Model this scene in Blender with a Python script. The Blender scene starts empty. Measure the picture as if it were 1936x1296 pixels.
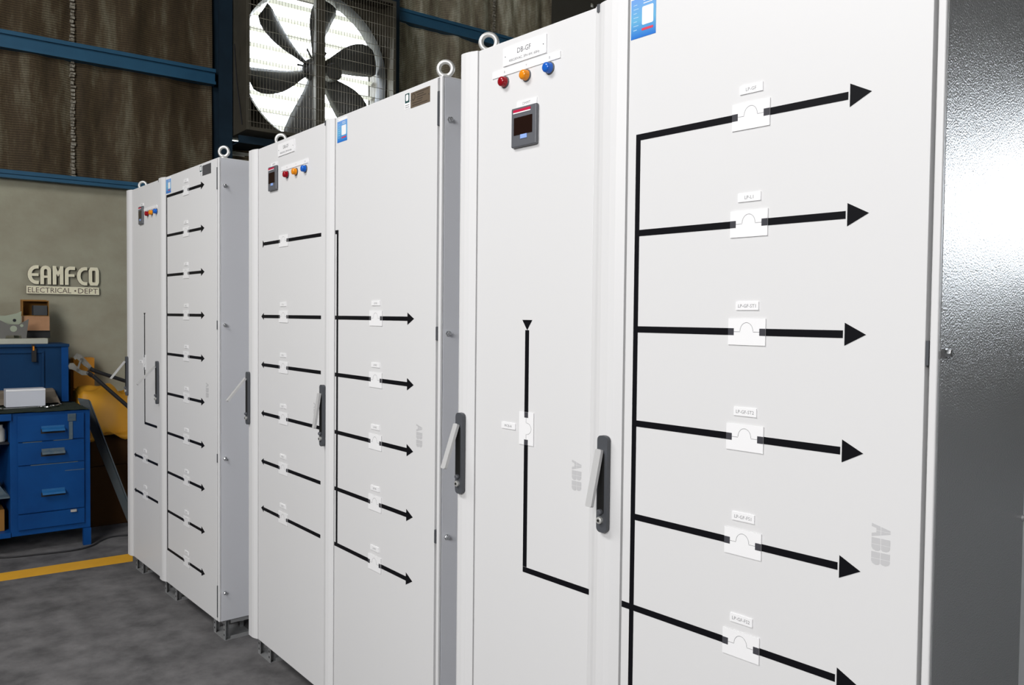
import bpy, math, random
from mathutils import Vector, Matrix
sc = bpy.context.scene
COL = sc.collection
PI = math.pi

# ------------------------------------------------------------------ camera
cam_d = bpy.data.cameras.new('camera')
cam_d.sensor_width = 36.0
cam_d.sensor_fit = 'HORIZONTAL'
cam_d.lens = 1555.30 * 36.0 / 1936.0
cam_d.clip_start = 0.02
cam = bpy.data.objects.new('camera', cam_d)
COL.objects.link(cam)
R = Vector((0.6643874, 0.74731586, 0.01041137))
U = Vector((-0.03044649, 0.01314386, 0.99944997))
B = Vector((0.74676797, -0.66433896, 0.03148576))
mw = Matrix(((R.x, U.x, B.x, -1.39592), (R.y, U.y, B.y, -1.31566), (R.z, U.z, B.z, 1.42547), (0, 0, 0, 1)))
cam.matrix_world = mw
sc.camera = cam
cam_d.dof.use_dof = False

# ------------------------------------------------------------------ world: bright hazy daylight outside the hall
w = bpy.data.worlds.new('world')
sc.world = w
w.use_nodes = True
nt = w.node_tree
bgn = nt.nodes['Background']
tc = nt.nodes.new('ShaderNodeTexCoord')
sp = nt.nodes.new('ShaderNodeSeparateXYZ')
cr = nt.nodes.new('ShaderNodeValToRGB')
nt.links.new(tc.outputs['Generated'], sp.inputs[0])
nt.links.new(sp.outputs['Z'], cr.inputs[0])
cr.color_ramp.elements[0].position = 0.0
cr.color_ramp.elements[0].color = (0.45, 0.47, 0.42, 1)
cr.color_ramp.elements[1].position = 0.12
cr.color_ramp.elements[1].color = (0.86, 0.93, 1.0, 1)
nt.links.new(cr.outputs[0], bgn.inputs['Color'])
bgn.inputs['Strength'].default_value = 12.0

sc.view_settings.view_transform = 'Standard'
sc.view_settings.look = 'None'
sc.view_settings.exposure = 0.0
sc.view_settings.gamma = 1.0
sc.view_settings.use_curve_mapping = False
sc.cycles.max_bounces = 6
sc.cycles.diffuse_bounces = 3


def area(name, loc, target, sx, sy, power, col=(1, 1, 1)):
    ld = bpy.data.lights.new(name, 'AREA')
    ld.shape = 'RECTANGLE'
    ld.size = sx
    ld.size_y = sy
    ld.energy = power
    ld.color = col
    o = bpy.data.objects.new(name, ld)
    COL.objects.link(o)
    o.location = loc
    o.rotation_euler = (Vector(target) - Vector(loc)).to_track_quat('-Z', 'Y').to_euler()
    return o


# hall lamp facing the cabinets; mid light is added fill for the middle board
area('hall_lamp_near', (-1.0, -4.7, 3.0), (-2.9, 0, 1.1), 3.0, 1.6, 207, (1.0, 0.99, 0.985))
area('fill_light_mid', (-3.9, -3.2, 4.7), (-4.0, 0, 1.0), 2.2, 1.0, 135, (1.0, 0.99, 0.98))


# ------------------------------------------------------------------ materials
def mat(name, base, rough=0.5, metal=0.0, noise=None, bump=None, spec=0.5, emit=None, alpha=None):
    m = bpy.data.materials.new(name)
    m.use_nodes = True
    n = m.node_tree.nodes
    l = m.node_tree.links
    b = n['Principled BSDF']
    b.inputs['Base Color'].default_value = (*base, 1)
    b.inputs['Roughness'].default_value = rough
    b.inputs['Metallic'].default_value = metal
    b.inputs['Specular IOR Level'].default_value = spec
    tcn = n.new('ShaderNodeTexCoord')
    if noise:   # (scale, amount 0..1, second colour, stretch xyz)
        mp = n.new('ShaderNodeMapping')
        mp.inputs['Scale'].default_value = noise[3] if len(noise) > 3 else (1, 1, 1)
        l.new(tcn.outputs['Object'], mp.inputs[0])
        nz = n.new('ShaderNodeTexNoise')
        nz.inputs['Scale'].default_value = noise[0]
        nz.inputs['Detail'].default_value = 6
        nz.inputs['Roughness'].default_value = 0.6
        l.new(mp.outputs[0], nz.inputs['Vector'])
        rp = n.new('ShaderNodeValToRGB')
        rp.color_ramp.elements[0].position = 0.5 - 0.5 * noise[1]
        rp.color_ramp.elements[1].position = 0.5 + 0.5 * noise[1]
        rp.color_ramp.elements[0].color = (*base, 1)
        rp.color_ramp.elements[1].color = (*noise[2], 1)
        l.new(nz.outputs['Fac'], rp.inputs[0])
        l.new(rp.outputs[0], b.inputs['Base Color'])
    if bump:    # (scale, strength, distance, stretch)
        mp2 = n.new('ShaderNodeMapping')
        mp2.inputs['Scale'].default_value = bump[3] if len(bump) > 3 else (1, 1, 1)
        l.new(tcn.outputs['Object'], mp2.inputs[0])
        n2 = n.new('ShaderNodeTexNoise')
        n2.inputs['Scale'].default_value = bump[0]
        n2.inputs['Detail'].default_value = 3
        l.new(mp2.outputs[0], n2.inputs['Vector'])
        bp = n.new('ShaderNodeBump')
        bp.inputs['Strength'].default_value = bump[1]
        bp.inputs['Distance'].default_value = bump[2]
        l.new(n2.outputs['Fac'], bp.inputs['Height'])
        l.new(bp.outputs[0], b.inputs['Normal'])
    if emit:
        b.inputs['Emission Color'].default_value = (*emit[0], 1)
        b.inputs['Emission Strength'].default_value = emit[1]
    return m


M = {}
M['paint'] = mat('light_grey_paint', (0.76, 0.76, 0.765), 0.42, bump=(700, 0.05, 0.001))
M['paint_side'] = mat('textured_side_paint', (0.60, 0.61, 0.64), 0.20, bump=(300, 0.22, 0.002), spec=0.75)
M['side_metal_shade'] = mat('textured_metal_side_with_shade', (0.40, 0.40, 0.405), 0.13, 0.1, bump=(330, 0.46, 0.002), spec=0.8)  # grey darkened to paint in the shade on the nearest board's side
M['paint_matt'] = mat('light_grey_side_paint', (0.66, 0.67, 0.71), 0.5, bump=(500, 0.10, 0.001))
M['gap'] = mat('dark_gap', (0.10, 0.10, 0.11), 0.7)
M['handle'] = mat('dark_grey_plastic', (0.075, 0.08, 0.09), 0.45)
M['recess'] = mat('black_recess', (0.008, 0.008, 0.008), 0.6)
M['lever'] = mat('light_grey_lever', (0.52, 0.52, 0.52), 0.4)
M['chrome'] = mat('bright_steel', (0.72, 0.73, 0.74), 0.22, 1.0)
M['zinc'] = mat('zinc_plated_steel', (0.78, 0.78, 0.76), 0.42, 0.55, noise=(60, 0.5, (0.6, 0.6, 0.58)))
M['galv'] = mat('galvanised_foot', (0.30, 0.31, 0.32), 0.5, 0.4, noise=(30, 0.6, (0.40, 0.40, 0.40)))
M['tape'] = mat('black_tape', (0.005, 0.005, 0.007), 0.5, spec=0.12)
M['tape_end'] = mat('tape_under_clear_plate', (0.06, 0.06, 0.07), 0.3)
M['label'] = mat('white_label_plastic', (0.93, 0.93, 0.94), 0.35)
M['label_edge'] = mat('engraved_plate_edge', (0.16, 0.16, 0.16), 0.5)
M['print'] = mat('grey_print', (0.14, 0.14, 0.15), 0.5)
M['print_l'] = mat('pale_grey_print', (0.27, 0.27, 0.28), 0.5)
M['logo'] = mat('pale_grey_logo_print', (0.58, 0.58, 0.59), 0.45)
M['red'] = mat('red_lens', (0.30, 0.005, 0.012), 0.18)
M['orange'] = mat('orange_lens', (0.82, 0.27, 0.01), 0.18)
M['blue'] = mat('blue_lens', (0.012, 0.12, 0.55), 0.18)
M['meter'] = mat('meter_bezel', (0.12, 0.125, 0.14), 0.4)
M['screen'] = mat('dark_meter_screen', (0.018, 0.008, 0.006), 0.15)
M['meter_red'] = mat('meter_red_band', (0.55, 0.01, 0.06), 0.4)
M['meter_btn'] = mat('meter_blue_key', (0.30, 0.45, 0.85), 0.4)
M['st_red'] = mat('sticker_red', (0.72, 0.04, 0.09), 0.4)
M['st_cyan'] = mat('sticker_pale', (0.45, 0.68, 0.88), 0.4)
M['brown_plate'] = mat('brown_metal_rating_plate', (0.20, 0.155, 0.11), 0.4, 0.4)
M['brown_print'] = mat('rating_plate_print', (0.06, 0.045, 0.035), 0.5)
M['grey_plate'] = mat('grey_metal_rating_plate', (0.10, 0.10, 0.105), 0.4, 0.3)
M['green_dk'] = mat('badge_dark_green', (0.01, 0.06, 0.06), 0.5)
M['floor'] = mat('stained_concrete_floor', (0.085, 0.083, 0.085), 0.85, noise=(6.5, 0.40, (0.20, 0.195, 0.197)), spec=0.2, bump=(90, 0.25, 0.004))
M['tape_y'] = mat('yellow_floor_tape', (0.95, 0.50, 0.035), 0.6, noise=(9, 0.5, (0.85, 0.43, 0.03)))
M['plaster'] = mat('olive_grey_plaster', (0.27, 0.24, 0.175), 0.9, noise=(1.6, 0.45, (0.40, 0.395, 0.30), (1, 1, 1.3)), bump=(14, 0.25, 0.02))
M['beam'] = mat('blue_painted_steel', (0.012, 0.075, 0.15), 0.55, noise=(5, 0.5, (0.018, 0.10, 0.19)))
M['beam_dk'] = mat('dark_blue_steel', (0.008, 0.018, 0.030), 0.6, noise=(4, 0.5, (0.012, 0.03, 0.05)), spec=0.2)
M['fanbox'] = mat('dusty_fan_housing', (0.050, 0.045, 0.032), 0.6, 0.2, noise=(5, 0.5, (0.085, 0.075, 0.055)))
M['blade'] = mat('dark_fan_blade', (0.035, 0.036, 0.036), 0.55, 0.2, noise=(9, 0.5, (0.07, 0.07, 0.065)))
M['shroud'] = mat('galvanised_shroud', (0.035, 0.037, 0.04), 0.45, 0.5)
M['wire'] = mat('guard_wire', (0.20, 0.18, 0.14), 0.5, 0.3)
M['louver'] = mat('pale_aluminium_louver', (0.72, 0.72, 0.70), 0.5)
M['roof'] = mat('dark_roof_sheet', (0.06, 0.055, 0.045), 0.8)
M['hallwall'] = mat('hall_wall_sheet', (0.16, 0.15, 0.13), 0.8)
M['cab'] = mat('worn_blue_cabinet_paint', (0.002, 0.046, 0.19), 0.5, noise=(4, 0.5, (0.004, 0.070, 0.26)), bump=(30, 0.1, 0.005), spec=0.2)
M['cab_dk'] = mat('deep_blue_chest_paint', (0.004, 0.032, 0.095), 0.55, noise=(5, 0.5, (0.005, 0.042, 0.12)), spec=0.2)
M['scuff'] = mat('scuffed_grey_metal', (0.13, 0.16, 0.17), 0.6, noise=(40, 0.5, (0.05, 0.10, 0.15)))
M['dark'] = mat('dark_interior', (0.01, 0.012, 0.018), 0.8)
M['mat_green'] = mat('dark_green_cloth', (0.008, 0.018, 0.008), 0.9, bump=(60, 0.6, 0.01))
M['white_card'] = mat('white_card', (0.62, 0.64, 0.70), 0.7)
M['beige'] = mat('beige_cloth', (0.20, 0.165, 0.125), 0.9, bump=(20, 0.4, 0.01))
M['cream'] = mat('cream_board', (0.42, 0.42, 0.34), 0.7, noise=(12, 0.5, (0.52, 0.52, 0.44)))
M['mint'] = mat('pale_green_plastic', (0.36, 0.40, 0.30), 0.5)
M['greypl'] = mat('grey_plastic', (0.16, 0.155, 0.14), 0.5)
M['carton_o'] = mat('ochre_carton', (0.30, 0.14, 0.025), 0.85)
M['carton_t'] = mat('tan_carton', (0.46, 0.25, 0.13), 0.85, noise=(25, 0.5, (0.40, 0.21, 0.11)))
M['slate'] = mat('slate_block', (0.05, 0.055, 0.06), 0.6)
M['black'] = mat('black_box', (0.012, 0.012, 0.013), 0.7)
M['yellow'] = mat('yellow_tarpaulin', (0.62, 0.30, 0.015), 0.55, noise=(3, 0.5, (0.52, 0.23, 0.012)))
M['orangebox'] = mat('orange_plastic_case', (0.55, 0.22, 0.012), 0.55)
M['browncard'] = mat('brown_carton', (0.050, 0.022, 0.007), 0.9, spec=0.1)
M['blackgrip'] = mat('black_handle', (0.012, 0.012, 0.014), 0.5)
M['toolsteel'] = mat('grey_tool_steel', (0.38, 0.37, 0.33), 0.45, 0.5, noise=(30, 0.6, (0.2, 0.19, 0.17)))
M['angle'] = mat('grey_angle_steel', (0.075, 0.10, 0.115), 0.6, 0.2, noise=(12, 0.5, (0.11, 0.12, 0.12)))
M['cable'] = mat('dark_cable', (0.02, 0.02, 0.022), 0.6)
M['signface'] = mat('cream_letter_face', (0.92, 0.88, 0.66), 0.6, noise=(40, 0.5, (0.85, 0.80, 0.60)))
M['signside'] = mat('brown_letter_side', (0.07, 0.05, 0.035), 0.8)
M['bottle'] = mat('white_bottle', (0.45, 0.45, 0.42), 0.5)


def insulation(name, a, b2, c2):
    """netted insulation blanket: fine horizontal mesh lines over long vertical stains"""
    m = bpy.data.materials.new(name)
    m.use_nodes = True
    n = m.node_tree.nodes
    l = m.node_tree.links
    bs = n['Principled BSDF']
    bs.inputs['Roughness'].default_value = 0.75
    bs.inputs['Specular IOR Level'].default_value = 0.3
    t = n.new('ShaderNodeTexCoord')
    mp = n.new('ShaderNodeMapping')
    mp.inputs['Scale'].default_value = (1, 3.4, 0.7)
    l.new(t.outputs['Object'], mp.inputs[0])
    nz = n.new('ShaderNodeTexNoise')
    nz.inputs['Scale'].default_value = 2.4
    nz.inputs['Detail'].default_value = 7
    nz.inputs['Roughness'].default_value = 0.65
    l.new(mp.outputs[0], nz.inputs['Vector'])
    rp = n.new('ShaderNodeValToRGB')
    rp.color_ramp.elements[0].position = 0.33
    rp.color_ramp.elements[0].color = (*a, 1)
    rp.color_ramp.elements[1].position = 0.68
    rp.color_ramp.elements[1].color = (*c2, 1)
    e = rp.color_ramp.elements.new(0.52)
    e.color = (*b2, 1)
    l.new(nz.outputs['Fac'], rp.inputs[0])
    wv = n.new('ShaderNodeTexWave')
    wv.wave_type = 'BANDS'
    wv.bands_direction = 'Z'
    wv.inputs['Scale'].default_value = 20.0
    wv.inputs['Distortion'].default_value = 1.6
    wv.inputs['Detail'].default_value = 2
    wv.inputs['Detail Scale'].default_value = 4
    l.new(t.outputs['Object'], wv.inputs['Vector'])
    mx = n.new('ShaderNodeMix')
    mx.data_type = 'RGBA'
    mx.blend_type = 'MULTIPLY'
    mx.inputs[0].default_value = 1.0
    r2 = n.new('ShaderNodeValToRGB')
    r2.color_ramp.elements[0].color = (0.55, 0.55, 0.55, 1)
    r2.color_ramp.elements[1].color = (1.2, 1.2, 1.2, 1)
    l.new(wv.outputs['Fac'], r2.inputs[0])
    l.new(rp.outputs[0], mx.inputs[6])
    l.new(r2.outputs[0], mx.inputs[7])
    l.new(mx.outputs[2], bs.inputs['Base Color'])
    bp = n.new('ShaderNodeBump')
    bp.inputs['Strength'].default_value = 0.35
    bp.inputs['Distance'].default_value = 0.01
    l.new(wv.outputs['Fac'], bp.inputs['Height'])
    l.new(bp.outputs[0], bs.inputs['Normal'])
    return m


M['insul'] = insulation('netted_insulation', (0.042, 0.029, 0.014), (0.080, 0.056, 0.030), (0.17, 0.15, 0.10))
M['insul_pale'] = insulation('pale_insulation', (0.13, 0.10, 0.07), (0.32, 0.28, 0.20), (0.62, 0.60, 0.48))
M['seam'] = mat('stapled_seam', (0.09, 0.07, 0.045), 0.5, noise=(70, 0.3, (0.40, 0.38, 0.32)))


def sticker_mat():
    m = bpy.data.materials.new('blue_printed_sticker')
    m.use_nodes = True
    n = m.node_tree.nodes
    l = m.node_tree.links
    bs = n['Principled BSDF']
    bs.inputs['Roughness'].default_value = 0.35
    t = n.new('ShaderNodeTexCoord')
    s = n.new('ShaderNodeSeparateXYZ')
    l.new(t.outputs['Generated'], s.inputs[0])
    rp = n.new('ShaderNodeValToRGB')
    rp.color_ramp.elements[0].position = 0.0
    rp.color_ramp.elements[0].color = (0.010, 0.16, 0.62, 1)
    rp.color_ramp.elements[1].position = 1.0
    rp.color_ramp.elements[1].color = (0.16, 0.35, 0.78, 1)
    e = rp.color_ramp.elements.new(0.45)
    e.color = (0.13, 0.44, 0.70, 1)
    l.new(s.outputs['Z'], rp.inputs[0])
    l.new(rp.outputs[0], bs.inputs['Base Color'])
    return m


M['sticker'] = sticker_mat()


def louver_mat():
    m = bpy.data.materials.new('thin_pale_louver')
    m.use_nodes = True
    n = m.node_tree.nodes
    l = m.node_tree.links
    d = n.new('ShaderNodeBsdfDiffuse')
    d.inputs[0].default_value = (0.75, 0.74, 0.70, 1)
    tr = n.new('ShaderNodeBsdfTranslucent')
    tr.inputs[0].default_value = (0.75, 0.74, 0.68, 1)
    mx = n.new('ShaderNodeMixShader')
    mx.inputs[0].default_value = 0.5
    l.new(d.outputs[0], mx.inputs[1])
    l.new(tr.outputs[0], mx.inputs[2])
    l.new(mx.outputs[0], n['Material Output'].inputs[0])
    return m


M['louver'] = louver_mat()


# ------------------------------------------------------------------ mesh builder
def text_data(s, _c={}):
    if s not in _c:
        cu = bpy.data.curves.new('t', 'FONT')
        cu.body = s
        cu.size = 1.0
        cu.resolution_u = 2
        o = bpy.data.objects.new('t', cu)
        COL.objects.link(o)
        dg = bpy.context.evaluated_depsgraph_get()
        dg.update()
        me = o.evaluated_get(dg).to_mesh()
        vs = [tuple(v.co) for v in me.vertices]
        fs = [tuple(p.vertices) for p in me.polygons]
        o.evaluated_get(dg).to_mesh_clear()
        bpy.data.objects.remove(o)
        bpy.data.curves.remove(cu)
        xs = [v[0] for v in vs]
        ys = [v[1] for v in vs]
        _c[s] = (vs, fs, min(xs), max(xs), min(ys), max(ys))
    return _c[s]


class MB:
    def __init__(self):
        self.v, self.f, self.m = [], [], []

    def add(self, vs, fs, m=0):
        k = len(self.v)
        self.v += [tuple(p) for p in vs]
        for f in fs:
            self.f.append(tuple(i + k for i in f))
            self.m.append(m)

    def box(self, x0, x1, y0, y1, z0, z1, m=0):
        self.add([(x0, y0, z0), (x1, y0, z0), (x1, y1, z0), (x0, y1, z0), (x0, y0, z1), (x1, y0, z1), (x1, y1, z1), (x0, y1, z1)],
                 [(0, 3, 2, 1), (4, 5, 6, 7), (0, 1, 5, 4), (1, 2, 6, 5), (2, 3, 7, 6), (3, 0, 4, 7)], m)
        return self

    def prism(self, pts, fn, a, b, m=0, caps=True, mcap=None):
        """closed outline pts (2D) swept from depth a to b; fn(u, v, d) -> xyz"""
        n = len(pts)
        vs = [fn(p[0], p[1], a) for p in pts] + [fn(p[0], p[1], b) for p in pts]
        fs = [(i, (i + 1) % n, n + (i + 1) % n, n + i) for i in range(n)]
        self.add(vs, fs, m)
        if caps:
            self.add(vs, [tuple(reversed(range(n))), tuple(range(n, 2 * n))], m if mcap is None else mcap)
        return self

    def tube(self, pts, r, n=8, m=0, closed=False, r2=None, up=None):
        pts = [Vector(p) for p in pts]
        rings = []
        N = len(pts)
        for i, p in enumerate(pts):
            if closed:
                t = pts[(i + 1) % N] - pts[i - 1]
            else:
                t = pts[min(i + 1, N - 1)] - pts[max(i - 1, 0)]
            t.normalize()
            a = Vector((0, 0, 1)) if abs(t.z) < 0.9 else Vector((1, 0, 0))
            if up is not None:
                a = Vector(up)
            x = t.cross(a).normalized()
            y = t.cross(x)
            rr = r if r2 is None else r + (r2 - r) * i / max(1, N - 1)
            rings.append([p + (x * math.cos(2 * PI * k / n) + y * math.sin(2 * PI * k / n)) * rr for k in range(n)])
        vs = [q for rg in rings for q in rg]
        fs = []
        for i in range(N if closed else N - 1):
            j = (i + 1) % N
            for k in range(n):
                fs.append((i * n + k, i * n + (k + 1) % n, j * n + (k + 1) % n, j * n + k))
        if not closed:
            fs.append(tuple(reversed(range(n))))
            fs.append(tuple((N - 1) * n + k for k in range(n)))
        self.add(vs, fs, m)
        return self

    def lathe(self, prof, o, ax, n=20, m=0):
        """prof: list of (distance along axis, radius)"""
        ax = Vector(ax).normalized()
        a = Vector((0, 0, 1)) if abs(ax.z) < 0.9 else Vector((1, 0, 0))
        x = ax.cross(a).normalized()
        y = ax.cross(x)
        o = Vector(o)
        vs = []
        for d, r in prof:
            vs += [o + ax * d + (x * math.cos(2 * PI * k / n) + y * math.sin(2 * PI * k / n)) * r for k in range(n)]
        fs = []
        for i in range(len(prof) - 1):
            for k in range(n):
                fs.append((i * n + k, i * n + (k + 1) % n, (i + 1) * n + (k + 1) % n, (i + 1) * n + k))
        fs.append(tuple(reversed(range(n))))
        fs.append(tuple((len(prof) - 1) * n + k for k in range(n)))
        self.add(vs, fs, m)
        return self

    def text(self, s, cx, cz, h, y, m=0, wmax=None, fn=None):
        vs, fs, x0, x1, y0, y1 = text_data(s)
        k = h / 0.70
        kx = k
        if wmax and (x1 - x0) * kx > wmax:
            kx = wmax / (x1 - x0)
        f = fn or (lambda a, b: (cx + a, y, cz + b))
        self.add([f((v[0] - (x0 + x1) / 2) * kx, (v[1] - 0.35) * k) for v in vs], fs, m)
        return self

    def build(self, name, mats, parent=None, off=(0, 0, 0), smooth=False, bevel=None, kind=None, segs=2):
        me = bpy.data.meshes.new(name)
        me.from_pydata([(v[0] - off[0], v[1] - off[1], v[2] - off[2]) for v in self.v], [], self.f)
        if not isinstance(mats, (list, tuple)):
            mats = [mats]
        for q in mats:
            me.materials.append(M[q])
        me.polygons.foreach_set('material_index', self.m)
        if smooth:
            me.polygons.foreach_set('use_smooth', [True] * len(me.polygons))
        me.validate()
        me.update()
        o = bpy.data.objects.new(name, me)
        COL.objects.link(o)
        if parent is not None:
            o.parent = parent
        if bevel:
            bm = o.modifiers.new('bevel', 'BEVEL')
            bm.width = bevel
            bm.segments = segs
            bm.limit_method = 'ANGLE'
            me.polygons.foreach_set('use_smooth', [True] * len(me.polygons))
            wn = o.modifiers.new('wn', 'WEIGHTED_NORMAL')
            wn.keep_sharp = True
        if smooth and not bevel:
            pass
        if kind:
            o['kind'] = kind
        return o


def empty(name, loc, rz=0.0, label=None, cat=None, group=None):
    o = bpy.data.objects.new(name, None)
    COL.objects.link(o)
    o.location = loc
    o.rotation_euler = (0, 0, rz)
    o.empty_display_size = 0.1
    tag(o, label, cat, group)
    return o


def tag(o, label=None, cat=None, group=None, kind=None):
    if label:
        o['label'] = label
    if cat:
        o['category'] = cat
    if group:
        o['group'] = group
    if kind:
        o['kind'] = kind
    return o


def grp(o, g):
    o['group'] = g
    return o


# wall frame: n = distance out from the far wall, s = along it (towards +y), z up
TH = -0.0744
CW, SW = math.cos(TH), math.sin(TH)
W0 = -7.75


def WP(n, s, z):
    return (W0 + n * CW - s * SW, n * SW + s * CW, z)


def wthing(name, label, cat, o, group=None):
    """Empty at wall-frame point o; its parts are given in wall-frame coordinates with off=o"""
    return empty(name, WP(*o), TH, label, cat, group)


def wmesh(mb, name, mats, o, label, cat, **k):
    ob = mb.build(name, mats, None, off=o, **k)
    ob.location = WP(*o)
    ob.rotation_euler = (0, 0, TH)
    if label:
        tag(ob, label, cat)
    else:
        ob['kind'] = 'structure'
    return ob


# ------------------------------------------------------------------ the hall
random.seed(4)
fl = MB()
fl.box(-9.5, 7.0, -9.0, 9.5, -0.15, 0.0)
fl.build('floor', 'floor', kind='structure')
ce = MB()
ce.box(-9.5, 7.0, -9.0, 9.5, 6.8, 6.95)
ce.build('ceiling', 'roof', kind='structure')

# far wall, lower plastered part
lw = MB()
lw.box(-0.25, 0.0, -9.2, 10.0, 0.0, 2.33)
wmesh(lw, 'wall_left', 'plaster', (0, 0, 0), None, None)


us = MB()
us.box(-0.06, -0.04, -9.2, 1.275, 2.33, 6.8)
us.box(-0.06, -0.04, 2.52, 4.60, 2.33, 6.8)
us.box(-0.06, -0.04, 1.275, 2.52, 2.33, 2.71)
us.box(-0.06, -0.04, 1.275, 2.52, 3.99, 6.8)
wmesh(us, 'wall_left_cladding', 'roof', (0, 0, 0), None, None)


def blanket(s0, s1, z0, z1, seam_list, brace=None, fold=0.012):
    mb = MB()
    ds = 0.05
    ns = int(round((s1 - s0) / ds))
    dz = 0.10
    nz = max(2, int(round((z1 - z0) / dz)))
    vs = []
    ph = [random.uniform(0, 6.28) for _ in range(5)]
    for j in range(nz + 1):
        z = z0 + (z1 - z0) * j / nz
        for i in range(ns + 1):
            s = s0 + (s1 - s0) * i / ns
            n = 0.03 + fold * (math.sin(s * 9.1 + ph[0] + 0.4 * math.sin(z * 2)) + 0.7 * math.sin(s * 21 + ph[1] + 0.6 * z) + 0.5 * math.sin(s * 37 + ph[2] + 1.3 * math.sin(z * 3)))
            n += 0.010 * math.sin(z * 4.3 + ph[3] + s * 1.7)
            for q in seam_list:
                n -= 0.03 * math.exp(-((s - q) / 0.035) ** 2)
            if brace:
                (sa, za), (sb, zb) = brace
                t = (z - za) / (zb - za)
                if 0 <= t <= 1:
                    c = sa + (sb - sa) * t
                    n -= 0.035 * math.exp(-((s - c) / 0.05) ** 2)
            vs.append((n, s, z))
    fs = []
    for j in range(nz):
        for i in range(ns):
            a = j * (ns + 1) + i
            fs.append((a, a + 1, a + ns + 2, a + ns + 1))
    mb.add(vs, fs)
    return mb


# insulation blankets between the steel rails
wmesh(blanket(-9.0, 1.16, 2.345, 3.21, [0.22, -1.1, -2.4]), 'wall_left_blanket', 'insul', (0, 0, 0), None, None, smooth=True)
wmesh(blanket(-9.0, 1.16, 3.21, 6.8, [0.22, -1.1, -2.4], ((-0.35, 3.95), (0.13, 3.25))), 'wall_left_blanket', 'insul', (0, 0, 0), None, None, smooth=True)
wmesh(blanket(1.28, 2.66, 3.99, 6.8, []), 'wall_left_blanket', 'insul', (0, 0, 0), None, None, smooth=True)
wmesh(blanket(1.28, 2.66, 2.33, 2.75, []), 'wall_left_blanket', 'insul', (0, 0, 0), None, None, smooth=True)
wmesh(blanket(2.62, 4.52, 2.345, 4.05, [3.80], None, 0.02), 'wall_left_blanket', 'insul_pale', (0, 0, 0), None, None, smooth=True)
wmesh(blanket(2.62, 4.52, 4.05, 6.8, [3.80], None, 0.02), 'wall_left_blanket', 'insul_pale', (0, 0, 0), None, None, smooth=True)
# dark sheet beyond, with two small gaps that let daylight in
ds = MB()
ds.box(-0.02, 0.02, 4.52, 5.05, 2.33, 6.8)
ds.box(-0.02, 0.02, 5.085, 9.9, 2.33, 6.8)
ds.box(-0.02, 0.02, 5.05, 5.085, 2.33, 4.66)
ds.box(-0.02, 0.02, 5.05, 5.085, 4.70, 4.735)
ds.box(-0.02, 0.02, 5.05, 5.085, 4.775, 6.8)
wmesh(ds, 'wall_left_sheet', 'roof', (0, 0, 0), None, None)

# stapled seams of the blankets
for s_, za, zb in ((0.215, 2.36, 3.14), (0.215, 3.27, 4.2), (3.80, 3.0, 3.97), (3.80, 4.11, 5.2)):
    mb = MB()
    z = za
    while z < zb:
        wd = 0.010 + 0.006 * random.random()
        h = 0.012 + 0.010 * random.random()
        dx = random.uniform(-0.004, 0.004)
        mb.box(0.02, 0.034 + 0.008 * random.random(), s_ - wd + dx, s_ + wd + dx, z, z + h)
        z += h + 0.004 + 0.006 * random.random()
    o = wmesh(mb, 'trim_seam', 'seam', (0, s_, za), None, None)


def rail(name, s0, s1, z0, z1, n1, m):
    mb = MB()
    mb.box(0.02, n1, s0, s1, z0, z0 + 0.006)
    mb.box(0.02, n1, s0, s1, z1 - 0.006, z1)
    mb.box(0.02, n1 - 0.02, s0, s1, z0 + 0.006, z1 - 0.006)
    mb.box(n1 - 0.006, n1, s0, s1, z1 - 0.026, z1 - 0.006)
    mb.box(n1 - 0.006, n1, s0, s1, z0 + 0.006, z0 + 0.022)
    return wmesh(mb, name, m, (0, s0, z0), None, None)


rail('trim_1', -9.0, 1.17, 2.308, 2.360, 0.08, 'beam')
rail('trim_2', -9.0, 1.17, 3.150, 3.265, 0.10, 'beam')
rail('trim_3', 2.70, 9.5, 3.985, 4.095, 0.10, 'beam')
# steel column left of the fan and the one right of it (I sections)
for nm, sc0, sc1 in (('trim_4', 1.17, 1.27), ('trim_5', 2.60, 2.70)):
    mb = MB()
    mb.box(0.16, 0.172, sc0, sc1, 0.0, 6.8)
    mb.box(0.0, 0.012, sc0, sc1, 0.0, 6.8)
    mb.box(0.012, 0.16, (sc0 + sc1) / 2 - 0.006, (sc0 + sc1) / 2 + 0.006, 0.0, 6.8)
    wmesh(mb, nm, 'beam_dk', (0, sc0, 0), None, None)
mb = MB()
mb.box(0.0, 0.30, 1.275, 2.60, 2.700, 2.712)
mb.box(0.285, 0.30, 1.275, 2.60, 2.712, 2.755)
mb.box(0.0, 0.012, 1.275, 2.60, 2.712, 2.765)
wmesh(mb, 'trim_6', 'beam_dk', (0, 1.275, 2.70), None, None)

# the other walls of the hall (outside the picture)
bw = MB()
WX0, WX1, WZ0, WZ1 = -2.6, 5.4, 2.15, 3.50
bw.box(-9.5, WX0, 9.3, 9.5, 0, 6.8)
bw.box(WX1, 7.0, 9.3, 9.5, 0, 6.8)
bw.box(WX0, WX1, 9.3, 9.5, 0, WZ0)
bw.box(WX0, WX1, 9.3, 9.5, WZ1, 6.8)
bw.build('wall_back', 'hallwall', kind='structure')
wf = MB()
for x in (WX0, -0.6, 1.4, 3.4, WX1 - 0.05):
    wf.box(x, x + 0.05, 9.36, 9.42, WZ0, WZ1)
wf.box(WX0, WX1, 9.36, 9.42, WZ0, WZ0 + 0.05)
wf.box(WX0, WX1, 9.36, 9.42, WZ1 - 0.05, WZ1)
wf.build('window_1', 'beam_dk', kind='structure')
rw = MB()
rw.box(6.9, 7.0, -9.0, 9.3, 0, 6.8)
rw.build('wall_right', 'hallwall', kind='structure')
fw = MB()
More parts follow.
